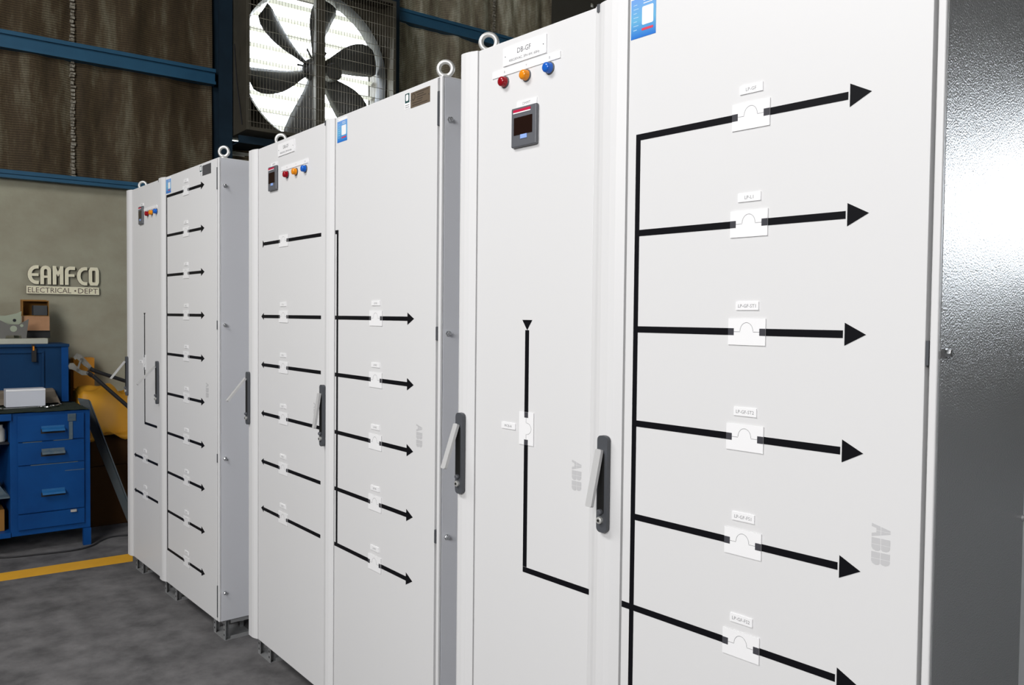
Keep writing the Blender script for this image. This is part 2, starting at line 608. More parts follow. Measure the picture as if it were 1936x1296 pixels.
fw.box(-9.5, 7.0, -9.0, -8.9, 0, 6.8)
fw.build('wall_front', 'hallwall', kind='structure')

# ------------------------------------------------------------------ exhaust fan
FO = (0.0, 1.89, 2.77)
fan = wthing('exhaust_fan', 'large square exhaust fan with six dark blades and wire guard set high in the wall', 'fan', FO)
FC, FZ, FR = 1.887, 3.36, 0.585
F0, F1, FB0, FB1, FN = 1.28, 2.515, 2.772, 3.985, 0.44
hb = MB()
hb.box(0.0, FN, F0, F0 + 0.006, FB0, FB1)
hb.box(0.0, FN, F1 - 0.006, F1, FB0, FB1)
hb.box(0.0, FN, F0 + 0.006, F1 - 0.006, FB0, FB0 + 0.006)
hb.box(0.0, FN, F0 + 0.006, F1 - 0.006, FB1 - 0.006, FB1)


def ring_plate(mb, n0, r, m=0, K=48):
    """square plate with a round opening at depth n0"""
    vs = []
    for k in range(K):
        a = 2 * PI * (k + 0.5) / K
        c, s_ = math.cos(a), math.sin(a)
        t = 1.0 / max(abs(c) / ((F1 - F0) / 2), abs(s_) / ((FB1 - FB0) / 2))
        vs.append((n0, FC + r * c, FZ + r * s_))
        vs.append((n0, (F0 + F1) / 2 + t * c, (FB0 + FB1) / 2 + t * s_))
    corner = []
    fs = [(2 * k, 2 * k + 1, 2 * ((k + 1) % K) + 1, 2 * ((k + 1) % K)) for k in range(K)]
    mb.add(vs, fs, m)
    b0 = len(mb.v) - 2 * K
    for (cs, cz, ang) in ((F1, FB1, 45), (F0, FB1, 135), (F0, FB0, 225), (F1, FB0, 315)):
        k = int(ang / 360 * K - 0.5 + 1e-6)
        mb.v.append((n0, cs, cz))
        mb.f.append((b0 + 2 * k + 1, len(mb.v) - 1, b0 + 2 * ((k + 1) % K) + 1))
        mb.m.append(m)


ring_plate(hb, 0.24, FR + 0.004)
hb.build('housing', 'fanbox', fan, FO)
# rolled flange round the front edge
fr = MB()
for a in ((F0, F0 + 0.025, FB0, FB1), (F1 - 0.025, F1, FB0, FB1), (F0 + 0.025, F1 - 0.025, FB0, FB0 + 0.025), (F0 + 0.025, F1 - 0.025, FB1 - 0.025, FB1)):
    fr.box(FN, FN + 0.008, a[0], a[1], a[2], a[3])
fr.build('front_frame', 'fanbox', fan, FO, bevel=0.002)
sh = MB()
K = 64
prof = [(0.19, FR), (0.24, FR), (0.28, FR + 0.010), (0.31, FR + 0.025)]
vs = []
for (n0, r) in prof:
    vs += [(n0, FC + r * math.cos(2 * PI * k / K), FZ + r * math.sin(2 * PI * k / K)) for k in range(K)]
fs = []
for i in range(len(prof) - 1):
    for k in range(K):
        fs.append((i * K + k, i * K + (k + 1) % K, (i + 1) * K + (k + 1) % K, (i + 1) * K + k))
sh.add(vs, fs)
so = sh.build('shroud_ring', 'shroud', fan, FO, smooth=True)
# blades
for i in range(6):
    a0 = math.radians(25 + 60 * i)
    mb = MB()
    vs = []
    NR, NC = 12, 6
    for ir in range(NR + 1):
        t = ir / NR
        r = 0.06 + (0.555 - 0.06) * t
        chord = 0.075 + 0.20 * math.sin(min(1.0, t * 1.25 + 0.05) * PI * 0.5) ** 1.6
        if t > 0.9:
            chord *= 1 - 0.9 * (t - 0.9) * 3
        pitch = math.radians(48 - 22 * t)
        sweep = -0.16 * t * t + 0.02
        for ic in range(NC + 1):
            u = (ic / NC - 0.5) * chord
            du = u * math.cos(pitch)
            dn = u * math.sin(pitch) + 0.025 * (1 - (2 * ic / NC - 1) ** 2)
            off = sweep * r + du
            s_ = r * math.cos(a0) - off * math.sin(a0)
            z_ = r * math.sin(a0) + off * math.cos(a0)
            vs.append((0.24 + dn, FC + s_, FZ + z_))
    fs = [(ir * (NC + 1) + ic, ir * (NC + 1) + ic + 1, (ir + 1) * (NC + 1) + ic + 1, (ir + 1) * (NC + 1) + ic) for ir in range(NR) for ic in range(NC)]
    mb.add(vs, fs)
    bo = mb.build('blade', 'blade', fan, FO, smooth=True)
    sm = bo.modifiers.new('thick', 'SOLIDIFY')
    sm.thickness = 0.003
    sm.offset = 0
hub = MB()
hub.lathe([(0.0, 0.05), (0.02, 0.085), (0.05, 0.09), (0.075, 0.06), (0.11, 0.035), (0.14, 0.03)], (0.19, FC, FZ), (1, 0, 0), 24)
hub.build('hub', 'blade', fan, FO, smooth=False)
st = MB()
st.box(0.375, 0.380, FC - 0.038, FC + 0.038, FB0 + 0.006, FB1 - 0.006)
st.box(0.33, 0.375, FC + 0.034, FC + 0.038, FB0 + 0.006, FB1 - 0.006)
st.box(0.33, 0.375, FC - 0.038, FC - 0.034, FB0 + 0.006, FB1 - 0.006)
st.build('motor_support', 'fanbox', fan, FO)
mo = MB()
mo.lathe([(0, 0.05), (0.01, 0.07), (0.10, 0.07), (0.12, 0.055), (0.125, 0.02)], (0.24, FC + 0.13, FZ - 0.01), (1, 0, 0), 20)
mo.build('motor', 'blade', fan, FO)
for a in (60, 120, 180, 300):
    lk = MB()
    a = math.radians(a)
    lk.tube([(0.30, FC + 0.08 * math.cos(a), FZ + 0.08 * math.sin(a)), (0.30, FC + 0.16 * math.cos(a), FZ + 0.16 * math.sin(a))], 0.008, 6)
    lk.build('blade_bracket', 'blade', fan, FO)
# wire guard
gw = MB()
s_ = F0 + 0.03
while s_ < F1 - 0.02:
    gw.box(0.4455, 0.4475, s_ - 0.0010, s_ + 0.0010, FB0 + 0.01, FB1 - 0.01)
    s_ += 0.024
z = FB0 + 0.06
while z < FB1 - 0.02:
    gw.box(0.4480, 0.4505, F0 + 0.01, F1 - 0.01, z - 0.0015, z + 0.0015)
    z += 0.085
gw.build('wire_guard', 'wire', fan, FO)
# louver blades, one part each
z = 2.66
k = 0
pr = [(0.0, 0.0), (0.036, 0.016), (0.037, 0.0145), (0.001, -0.0015)]
slat_me = None
while z < 4.02:
    if slat_me is None:
        mb = MB()
        mb.prism(pr, lambda u, v, d: (0.02 + u, d, v), F0 + 0.01, F1 - 0.01)
        mb.box(0.0185, 0.021, F0 + 0.01, F1 - 0.01, -0.009, 0.001)
        so_ = mb.build('louver_blade', 'louver', fan, (FO[0], FO[1], 0))
        slat_me = so_
        so_.location = (0, 0, z - FO[2])
    else:
        c = slat_me.copy()
        COL.objects.link(c)
        c.location = (0, 0, z - FO[2])
    z += 0.1235
ct = MB()
ct.tube([(0.20, F0 - 0.006, 3.45), (0.26, F0 - 0.007, 3.15), (0.37, F0 - 0.006, 2.82)], 0.004, 6)
ct.build('cable', 'cable', fan, FO)

# ------------------------------------------------------------------ wall sign
SO = (0.0, 0.155, 1.545)
sign = wthing('wall_sign', 'raised cream letters reading EAMFCO over a strip reading ELECTRICAL DEPT on plaster wall', 'sign', SO)


def ribbon(mb, pts, wd, n0=0.004, n1=0.022, mf=0, ms=1):
    """thick stroke following pts (s,z), mitred, extruded from the wall"""
    P = [Vector(p) for p in pts]
    L, Rr = [], []
    for i, p in enumerate(P):
        d0 = (P[i] - P[i - 1]).normalized() if i > 0 else (P[1] - P[0]).normalized()
        d1 = (P[i + 1] - P[i]).normalized() if i < len(P) - 1 else d0
        t = (d0 + d1).normalized()
        nn = Vector((-t.y, t.x))
        k = 1.0 / max(0.5, nn.dot(Vector((-d0.y, d0.x))))
        L.append(p + nn * wd / 2 * k)
        Rr.append(p - nn * wd / 2 * k)
    n = len(P)
    for i in range(n - 1):
        q = [L[i], L[i + 1], Rr[i + 1], Rr[i]]
        vs = [(n0, a.x, a.y) for a in q] + [(n1, a.x, a.y) for a in q]
        mb.add(vs, [(3, 2, 1, 0), (0, 1, 5, 4), (2, 3, 7, 6), (1, 2, 6, 5), (3, 0, 4, 7)], ms)
        mb.add(vs[4:], [(0, 1, 2, 3)], mf)


def arc(cx, cz, rx, rz, a0, a1, n=8):
    return [(cx + rx * math.cos(math.radians(a0 + (a1 - a0) * i / n)), cz + rz * math.sin(math.radians(a0 + (a1 - a0) * i / n))) for i in range(n + 1)]


zb, zt = 1.613, 1.741
ww = 0.023
hz = zt - zb
letters = []
x = -0.062
LW = 0.066
gap = 0.0085
for ch in 'EAMFCO':
    mb = MB()
    c = x + LW / 2
    l_, r_ = x + ww / 2, x + LW - ww / 2
    zm = (zb + zt) / 2
    if ch == 'E':
        ribbon(mb, [(x + LW, zt - ww / 2)] + arc(x + LW * 0.78, zm, LW * 0.78 - ww / 2, hz / 2 - ww / 2, 90, 270, 10) + [(x + LW, zb + ww / 2)], ww)
        ribbon(mb, [(x + ww, zm), (x + LW * 0.98, zm)], ww * 0.8, n1=0.0215)
    elif ch == 'A':
        ribbon(mb, [(l_, zb)] + [(l_, zt - 0.035)] + arc(c, zt - 0.035, (r_ - l_) / 2, 0.035 - ww / 2, 180, 0, 8)[1:-1] + [(r_, zt - 0.035), (r_, zb)], ww)
        ribbon(mb, [(l_, zm - 0.012), (r_, zm - 0.012)], ww * 0.7, n1=0.0215)
    elif ch == 'M':
        ribbon(mb, [(l_, zb), (l_, zt)], ww)
        ribbon(mb, [(r_, zb), (r_, zt)], ww)
        ribbon(mb, [(l_, zt - 0.008), (c, zm + 0.008), (r_, zt - 0.008)], ww * 0.8, n1=0.0215)
    elif ch == 'F':
        ribbon(mb, [(l_, zb), (l_, zt - 0.035)] + arc(l_ + 0.024, zt - 0.035, 0.024, 0.035 - ww / 2, 180, 90, 5)[1:] + [(x + LW * 0.96, zt - ww / 2)], ww)
        ribbon(mb, [(l_, zm + 0.002), (x + LW * 0.92, zm + 0.002)], ww * 0.8, n1=0.0215)
    elif ch == 'C':
        ribbon(mb, [(x + LW, zt - ww / 2)] + arc(x + LW * 0.74, zm, LW * 0.74 - ww / 2, hz / 2 - ww / 2, 90, 270, 8) + [(x + LW, zb + ww / 2)], ww)
    else:
        e = 0.022
        ribbon(mb, [(c, zt - ww * 0.5), (l_ + 0.006, zt - ww * 0.5), (l_, zt - e - 0.004), (l_, zb + e + 0.004), (l_ + 0.006, zb + ww * 0.5),
                    (r_ - 0.006, zb + ww * 0.5), (r_, zb + e + 0.004), (r_, zt - e - 0.004), (r_ - 0.006, zt - ww * 0.5), (c - 0.001, zt - ww * 0.5)], ww)
    mb.build('letter', ['signface', 'signside'], sign, SO)
    x += LW + gap
mb = MB()
mb.box(0.002, 0.020, -0.070, 0.377, 1.548, 1.600, 1)
mb.box(0.020, 0.0202, -0.070, 0.377, 1.548, 1.600, 0)
for s1, c_, w_ in (('ELECTRICAL', 0.070, 0.262), ('•', 0.226, 0.02), ('DEPT', 0.306, 0.125)):
    vs_, fs_, x0_, x1_, y0_, y1_ = text_data(s1)
    kx = w_ / (x1_ - x0_)
    kz = 0.036 / 0.70
    if s1 == '•':
        kx = kz = 0.05
    mb.add([(0.0206, c_ + (v[0] - (x0_ + x1_) / 2) * kx, 1.556 + v[1] * kz) for v in vs_], fs_, 2)
M['sign_print'] = mat('brown_sign_print', (0.14, 0.10, 0.07), 0.7)
mb.build('name_strip', ['signface', 'signside', 'sign_print'], sign, SO)

# ------------------------------------------------------------------ blue tool cabinet
CO = (0.62, -0.30, 0.0)
cab = wthing('tool_cabinet', 'worn blue steel workshop cabinet with drawers and open shelf against the wall', 'cabinet', CO)
NF = 0.891
c0, c1 = -1.15, 0.160
mb = MB()
mb.box(0.30, NF - 0.012, -0.262, c1, 0.105, 0.83)          # drawer block carcass
mb.build('body', 'cab', cab, CO, bevel=0.003)
mb = MB()
mb.box(0.30, NF, c0, -0.255, 0.79, 0.83)
mb.box(0.30, NF - 0.005, c0, -0.262, 0.105, 0.135)
mb.box(0.30, 0.31, c0, -0.262, 0.135, 0.79)
mb.box(0.30, NF, c0, c0 + 0.03, 0.105, 0.79)
mb.build('shelf_bay', 'cab', cab, CO)
mb = MB()
mb.box(0.32, NF - 0.02, c0 + 0.03, -0.264, 0.335, 0.345)
mb.build('shelf', 'scuff', cab, CO)
for nn in (0.32, NF - 0.035):
    for s_ in (0.118, c0):
        mb = MB()
        mb.box(nn, nn + 0.036, s_, s_ + 0.042, 0.0, 0.104)
        mb.build('leg', 'cab', cab, CO)
for (za, zb_, hz_, hm) in ((0.660, 0.812, 0.742, 'cab'), (0.522, 0.654, 0.606, 'scuff'), (0.236, 0.516, 0.365, 'cab'), (0.140, 0.230, None, 'cab')):
    mb = MB()
    mb.box(NF - 0.012, NF, -0.225, 0.125, za, zb_)
    d = mb.build('drawer', 'cab', cab, CO, bevel=0.002)
    if hz_:
        hb_ = MB()
        hb_.prism([(NF, hz_ - 0.004), (NF + 0.026, hz_ - 0.014), (NF + 0.034, hz_ - 0.024), (NF + 0.030, hz_ - 0.026), (NF + 0.022, hz_ - 0.018), (NF, hz_ - 0.010)],
                  lambda u, v, dd: (u, dd, v), -0.103, 0.018)
        hb_.box(NF, NF + 0.002, -0.103, 0.018, hz_ - 0.012, hz_ + 0.006)
        hb_.box(NF, NF + 0.001, -0.106, 0.021, hz_ - 0.040, hz_ - 0.012, 1)  # black strip painting the dark shadow beneath the pull
        h_ = hb_.build('drawer_pull', 'scuff' if hm == 'scuff' else 'pull', d, (0, 0, 0)) if False else None
        M.setdefault('pull', mat('light_blue_pull', (0.008, 0.10, 0.29), 0.5, noise=(30, 0.5, (0.02, 0.14, 0.34))))
        h_ = hb_.build('drawer_pull', ['scuff' if hm == 'scuff' else 'pull', 'black'], d, CO)
mb = MB()
mb.box(NF, NF + 0.004, 0.036, 0.080, 0.768, 0.812)
for k in range(5):
    mb.box(NF + 0.004, NF + 0.008, 0.038, 0.078, 0.771 + k * 0.0085, 0.776 + k * 0.0085)
mb.build('lock_plate', 'scuff', cab, CO)
mb = MB()
mb.box(NF, NF + 0.005, 0.042, 0.062, 0.660, 0.765)
mb.build('hasp', 'scuff', cab, CO)
mb = MB()
mb.box(NF, NF + 0.012, 0.048, 0.080, 0.216, 0.230)
mb.build('catch', 'zinc', cab, CO)
# scuffed edges between drawers
for (s0_, s1_, zz) in ((-0.20, -0.10, 0.656), (-0.04, 0.06, 0.658), (-0.16, 0.09, 0.5185), (0.02, 0.125, 0.470)):
    mb = MB()
    mb.box(NF, NF + 0.0006, s0_, s1_, zz - 0.002, zz + 0.002)
    mb.build('scuff_mark', 'scuff', cab, CO)
# cloth on top
mb = MB()
nx, ny = 14, 30
vs = []
for i in range(nx + 1):
    for j in range(ny + 1):
        n_ = 0.44 + (NF + 0.004 - 0.44) * i / nx
        s_ = -1.0 + (0.150 + 1.0) * j / ny
        vs.append((n_, s_, 0.834 + 0.006 * random.random()))
mb.add(vs, [(i * (ny + 1) + j, (i + 1) * (ny + 1) + j, (i + 1) * (ny + 1) + j + 1, i * (ny + 1) + j + 1) for i in range(nx) for j in range(ny)])
o = wmesh(mb, 'cloth', 'mat_green', (0.66, -0.4, 0.834), 'dark green cloth spread over the top of the blue cabinet', 'cloth')
sm = o.modifiers.new('thick', 'SOLIDIFY')
sm.thickness = 0.003
sm.offset = -1

# chest standing on the cabinet
HO = (0.27, -0.4, 0.834)
ch = wthing('tool_chest', 'deep blue steel chest with raised panel standing at the back of the cabinet top', 'chest', HO)
mb = MB()
mb.box(0.12, 0.405, -1.05, 0.120, 0.842, 1.210)
mb.build('body', 'cab_dk', ch, HO, bevel=0.003)
mb = MB()
mb.box(0.10, 0.42, -1.06, 0.124, 1.198, 1.217)
mb.build('lid', 'cab_dk', ch, HO, bevel=0.003)
mb = MB()
for a in ((-0.62, -0.02, 1.16, 1.175), (-0.62, -0.02, 0.925, 0.94), (-0.62, -0.605, 0.94, 1.16), (-0.035, -0.02, 0.94, 1.16)):
    mb.box(0.405, 0.4145, *a)
mb.build('raised_rim', 'cab_dk', ch, HO, bevel=0.002)
mb = MB()
mb.box(0.405, 0.414, 0.078, 0.118, 0.842, 1.197)
mb.build('corner_strip', 'cab', ch, HO)
mb = MB()
mb.box(0.4145, 0.428, -0.092, -0.066, 1.105, 1.19)
mb.box(0.42, 0.43, -0.092, -0.074, 1.19, 1.217)
mb.build('latch', 'black', ch, HO)
mb = MB()
mb.box(0.428, 0.431, -0.086, -0.078, 1.178, 1.205)
mb.build('latch_tag', 'orange', ch, HO)

# on the chest
mb = MB()
mb.box(0.13, 0.345, -1.02, 0.011, 1.2175, 1.252)
wmesh(mb, 'board', 'cream', (0.24, -0.5, 1.2175), 'cream coloured board lying on top of the blue chest', 'board', bevel=0.002)


def holder(name, s0, s1, z0, hgt, n0, th, m, label, notch=0.03):
    mb = MB()
    w_ = s1 - s0
    out = [(s0, z0), (s0 - 0.006, z0 + hgt * 0.5), (s0 - 0.012, z0 + hgt), (s0 + 0.018, z0 + hgt - notch * 0.5), (s0 + w_ * 0.3, z0 + hgt - notch), (s0 + w_ * 0.7, z0 + hgt - notch),
           (s1 - 0.018, z0 + hgt - notch * 0.5), (s1 + 0.010, z0 + hgt), (s1 + 0.002, z0 + hgt * 0.5), (s1 - 0.004, z0),
           (s1 - 0.03, z0), (s1 - 0.034, z0 + 0.02), (s0 + 0.034, z0 + 0.02), (s0 + 0.03, z0)]
    mb.prism(out, lambda u, v, d: (d, u, v), n0, n0 + th)
    ca, cz_ = (s0 + s1) / 2, z0 + hgt * 0.5
    mb.lathe([(0, 0.020), (0.002, 0.020)], (n0 + th, ca, cz_), (1, 0, 0), 16, 1)
    mb.lathe([(0, 0.010), (0.002, 0.010)], (n0 + th, s1 - 0.03, cz_ + hgt * 0.16), (1, 0, 0), 12, 1)
    # side wings give it depth
    mb.box(n0 - 0.05, n0, s1 - 0.008, s1 - 0.002, z0, z0 + hgt * 0.8)
    mb.box(n0 - 0.05, n0, s0 + 0.002, s0 + 0.008, z0, z0 + hgt * 0.8)
    return wmesh(mb, name, [m, 'dark' if m == 'mint' else 'mint'], (n0, (s0 + s1) / 2, z0), label, 'holder', bevel=0.002)


holder('plastic_holder', -0.40, -0.135, 1.2522, 0.175, 0.225, 0.02, 'mint', 'taller pale green plastic holder at the back of the board on the chest')
holder('plastic_holder', -0.255, -0.105, 1.2522, 0.125, 0.315, 0.02, 'greypl', 'grey notched plastic holder in front of the pale green one', 0.035)

# cartons stacked right of the holders
mb = MB()
mb.box(0.13, 0.20, -0.085, 0.045, 1.2522, 1.300)
wmesh(mb, 'box', 'black', (0.16, -0.02, 1.2522), 'flat black box under the tan carton on the chest', 'box', bevel=0.002)
mb = MB()
mb.box(0.125, 0.215, -0.110, 0.040, 1.3005, 1.395)
mb.box(0.215, 0.2165, -0.045, -0.005, 1.372, 1.395)
wmesh(mb, 'carton', 'carton_t', (0.17, -0.03, 1.3005), 'tan cardboard carton on the flat black box, under the open ochre carton', 'carton', bevel=0.0015)
OO = (0.16, -0.03, 1.396)
oc = wthing('carton', 'open ochre cardboard carton at the top of the stack with dark contents', 'carton', OO)
mb = MB()
mb.box(0.10, 0.104, -0.115, 0.038, 1.396, 1.505)
mb.box(0.104, 0.20, -0.115, -0.111, 1.396, 1.50)
mb.box(0.104, 0.20, 0.034, 0.038, 1.396, 1.50)
mb.box(0.104, 0.20, -0.111, 0.034, 1.396, 1.400)
mb.box(0.104, 0.20, -0.111, 0.034, 1.494, 1.500)
mb.build('shell', 'carton_o', oc, OO)
mb = MB()
mb.box(0.12, 0.205, -0.052, 0.028, 1.412, 1.478)
wmesh(mb, 'block', 'slate', (0.16, -0.01, 1.4005), 'dark slate block inside the open ochre carton', 'block', bevel=0.002).location.z -= 0.0115

# on the cabinet top
mb = MB()
mb.box(0.52, 0.63, -0.255, -0.045, 0.843, 0.950)
mb.box(0.63, 0.632, -0.255, -0.045, 0.938, 0.950, 1)
wmesh(mb, 'white_box', ['white_card', 'label'], (0.57, -0.15, 0.843), 'plain white box on the green cloth in front of the blue chest', 'box', bevel=0.002)
mb = MB()
vs = []
for (n_, s_, z_) in [(0.46, -0.38, 0.843), (0.62, -0.38, 0.843), (0.62, 0.055, 0.843), (0.46, 0.055, 0.843), (0.47, -0.37, 0.925), (0.53, -0.37, 0.93), (0.51, 0.035, 0.935), (0.47, 0.03, 0.925)]:
    vs.append((n_ if n_ < 0.5 else n_ - 0.115, s_, z_))
mb.add(vs, [(0, 3, 2, 1), (4, 5, 6, 7), (0, 1, 5, 4), (1, 2, 6, 5), (2, 3, 7, 6), (3, 0, 4, 7)])
wmesh(mb, 'cloth_bag', 'beige', (0.48, -0.15, 0.843), 'beige cloth bag lying behind the white box', 'bag', bevel=0.012, segs=3)


def wrench(n0, s0, n1, s1, r, label):
    a, b = Vector((n0, s0)), Vector((n1, s1))
    d = (b - a).normalized()
    p = Vector((-d.y, d.x))
    mb = MB()
    w_ = 0.006
    q = [a + p * w_, a - p * w_, b - p * w_ * 0.8, b + p * w_ * 0.8]
    mb.add([(v.x, v.y, 0.8445) for v in q] + [(v.x, v.y, 0.8495) for v in q], [(0, 3, 2, 1), (4, 5, 6, 7), (0, 1, 5, 4), (1, 2, 6, 5), (2, 3, 7, 6), (3, 0, 4, 7)])
    # open jaw and ring
    jaw = []
    for k in range(11):
        an = math.radians(40 + 280 * k / 10)
        v = a + (d * math.cos(an) + p * math.sin(an)) * r
        jaw.append((v.x, v.y, 0.847))
    mb.tube(jaw, 0.005, 6)
    rg = [(b.x + r * 0.7 * math.cos(2 * PI * k / 12), b.y + r * 0.7 * math.sin(2 * PI * k / 12), 0.847) for k in range(12)]
    mb.tube(rg, 0.004, 6, closed=True)
    c = (a + b) / 2
    return wmesh(mb, 'wrench', 'chrome', (c.x, c.y, 0.843), label, 'wrench', smooth=False)


wrench(0.75, -0.30, 0.72, -0.08, 0.018, 'long bright wrench lying in front of the white box')
wrench(0.70, -0.01, 0.62, 0.04, 0.014, 'short bright wrench nearest the right end of the cloth')
wrench(0.76, -0.05, 0.68, 0.01, 0.014, 'short wrench between the long one and the rightmost one')

# in the open shelf
mb = MB()
mb.lathe([(0, 0.020), (0.005, 0.023), (0.07, 0.023), (0.085, 0.012), (0.10, 0.012)], (0.80, -0.300, 0.660), (0, 0, 1), 16)
wmesh(mb, 'bottle', 'bottle', (0.80, -0.30, 0.660), 'small white bottle on the upper shelf of the blue cabinet', 'bottle')
mb = MB()
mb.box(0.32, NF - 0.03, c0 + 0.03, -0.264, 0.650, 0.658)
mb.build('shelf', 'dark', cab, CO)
mb = MB()
mb.box(0.66, 0.82, -0.46, -0.286, 0.1352, 0.262)
wmesh(mb, 'shelf_carton', 'carton_o', (0.74, -0.37, 0.1352), 'ochre carton on the bottom shelf of the blue cabinet', 'carton', bevel=0.002)
mb = MB()
mb.prism([(0, 0), (0.09, 0), (0.05, 0.06), (0.0, 0.08)], lambda u, v, d: (d, -0.36 + u, 0.3452 + v), 0.60, 0.80)
wmesh(mb, 'folded_paper', 'scuff', (0.7, -0.33, 0.3452), 'crumpled grey sheet on the middle shelf of the blue cabinet', 'paper')

# ------------------------------------------------------------------ things right of the cabinet
mb = MB()
mb.box(0.06, 0.46, 0.21, 0.95, 0.001, 0.40)
wmesh(mb, 'carton', 'browncard', (0.26, 0.5, 0.001), 'brown carton on the floor under the yellow tarpaulin', 'carton', bevel=0.004)
mb = MB()
mb.box(0.08, 0.44, 0.24, 0.92, 0.4005, 0.595)
wmesh(mb, 'carton', 'browncard', (0.26, 0.5, 0.4005), 'second brown carton lying on the floor carton beneath the tarpaulin', 'carton', bevel=0.004)
# crumpled tarpaulin
mb = MB()
nx, ny = 22, 30
vs = []
for i in range(nx + 1):
    for j in range(ny + 1):
        u, v = i / nx, j / ny
        n_ = 0.16 + 0.31 * u
        s_ = 0.185 + 0.73 * v
        z_ = 0.80 + 0.15 * math.sin(PI * min(1, u * 1.15)) - 0.10 * v * v
        z_ -= 0.24 * max(0, u - 0.62) ** 1.2 * 3.0
        z_ += 0.035 * math.sin(9 * u + 7 * v) + 0.02 * math.sin(17 * v - 6 * u)
        z_ -= 0.10 * math.exp(-((v - 0.35 + 0.3 * (u - .6)) / 0.09) ** 2) * (u > 0.35)
        if i == nx or j == 0:
            z_ -= 0.03
        vs.append((n_ + 0.02 * math.sin(11 * v), s_ - 0.008 * math.sin(9 * u), max(z_, 0.615)))
mb.add(vs, [(i * (ny + 1) + j, (i + 1) * (ny + 1) + j, (i + 1) * (ny + 1) + j + 1, i * (ny + 1) + j + 1) for i in range(nx) for j in range(ny)])
# front skirt falling to the carton
sk = []
for j in range(ny + 1):
    p = vs[nx * (ny + 1) + j]
    sk.append(p)
for j in range(ny + 1):
    p = vs[nx * (ny + 1) + j]
    sk.append((0.475 + 0.010 * math.sin(j), p[1], 0.60 - 0.03 * math.sin(j * 0.7)))
mb.add(sk, [(j, ny + 1 + j, ny + 2 + j, j + 1) for j in range(ny)])
sl = [vs[i * (ny + 1)] for i in range(nx + 1)]
sl += [(p[0], 0.190 + 0.004 * math.sin(i), 0.60) for i, p in enumerate(sl)]
mb.add(sl, [(i, i + 1, nx + 2 + i, nx + 1 + i) for i in range(nx)])
o = wmesh(mb, 'tarpaulin', 'yellow', (0.45, 0.5, 0.60), 'crumpled yellow tarpaulin heaped on brown cartons by the wall', 'tarpaulin', smooth=True)
sm = o.modifiers.new('thick', 'SOLIDIFY')
sm.thickness = 0.004
mb = MB()
mb.box(0.03, 0.135, 0.19, 0.325, 0.90, 1.110)
mb.box(0.03, 0.135, 0.19, 0.325, 0.601, 0.90)
wmesh(mb, 'plastic_case', 'orangebox', (0.08, 0.26, 0.601), 'upright orange case against the plaster wall behind the bolt cutter', 'case', bevel=0.006)

# bolt cutter
BO = (0.53, 0.23, 0.95)
bc = wthing('bolt_cutter', 'large bolt cutter with grey steel head and long black handles leaning over the tarpaulin', 'bolt cutter', BO)
n5 = 0.52


def plate(mb, pts, n0, n1, m=0):
    mb.prism(pts, lambda u, v, d: (d, u, v), n0, n1, m)


mb = MB()
plate(mb, [(0.128, 1.135), (0.150, 1.160), (0.176, 1.146), (0.205, 1.110), (0.232, 1.075), (0.222, 1.055), (0.188, 1.080), (0.160, 1.112), (0.146, 1.126), (0.138, 1.118)], n5, n5 + 0.02)
mb.build('upper_jaw', 'toolsteel', bc, BO, bevel=0.003)
mb = MB()
plate(mb, [(0.098, 1.080), (0.108, 1.098), (0.128, 1.098), (0.142, 1.080), (0.170, 1.052), (0.212, 1.040), (0.214, 1.018), (0.176, 1.018), (0.142, 1.044), (0.120, 1.056), (0.104, 1.060)], n5, n5 + 0.02)
mb.build('lower_jaw', 'toolsteel', bc, BO, bevel=0.003)
mb = MB()
plate(mb, [(0.166, 1.130), (0.178, 1.134), (0.152, 1.044), (0.140, 1.046)], n5 + 0.021, n5 + 0.028)
mb.build('link_plate', 'toolsteel', bc, BO, bevel=0.001)
mb = MB()
for a, b in ((0.170, 1.122), (0.148, 1.056), (0.215, 1.060), (0.205, 1.034)):
    mb.lathe([(0, 0.007), (0.006, 0.007)], (n5 + 0.028 if a < 0.2 else n5 + 0.021, a, b), (1, 0, 0), 10)
mb.build('pivot_bolt', 'chrome', bc, BO)
mb = MB()
mb.tube([(n5 + 0.012, 0.222, 1.062), (n5 + 0.012, 0.245, 1.045)], 0.014, 8)
mb.tube([(n5 + 0.012, 0.245, 1.045), (n5 + 0.012, 0.46, 0.960), (n5 + 0.012, 0.72, 0.860)], 0.0125, 10)
mb.build('handle', 'blackgrip', bc, BO, smooth=False)
mb = MB()
mb.tube([(n5 + 0.012, 0.205, 1.038), (n5 + 0.012, 0.238, 1.012)], 0.014, 8)
mb.tube([(n5 + 0.03, 0.238, 1.012), (n5 + 0.10, 0.46, 0.780), (n5 + 0.16, 0.64, 0.60)], 0.0125, 10)
mb.build('handle', 'blackgrip', bc, BO, smooth=False)

# leaning steel angle bar
mb = MB()
t0, t1 = Vector((0.62, 0.150, 0.868)), Vector((0.70, 0.445, 0.002))
mb.add([(0.62, 0.135, 0.880), (0.62, 0.200, 0.866), (0.70, 0.475, 0.002), (0.70, 0.430, 0.002),
        (0.626, 0.135, 0.880), (0.626, 0.200, 0.866), (0.706, 0.475, 0.002), (0.706, 0.430, 0.002)],
       [(0, 1, 2, 3), (7, 6, 5, 4), (0, 4, 5, 1), (2, 6, 7, 3), (1, 5, 6, 2), (3, 7, 4, 0)])
mb.add([(0.626, 0.194, 0.866), (0.626, 0.200, 0.866), (0.706, 0.475, 0.002), (0.706, 0.468, 0.002),
        (0.680, 0.194, 0.860), (0.680, 0.200, 0.860), (0.755, 0.475, 0.002), (0.755, 0.468, 0.002)],
       [(0, 1, 2, 3), (7, 6, 5, 4), (0, 4, 5, 1), (2, 6, 7, 3), (1, 5, 6, 2), (3, 7, 4, 0)])
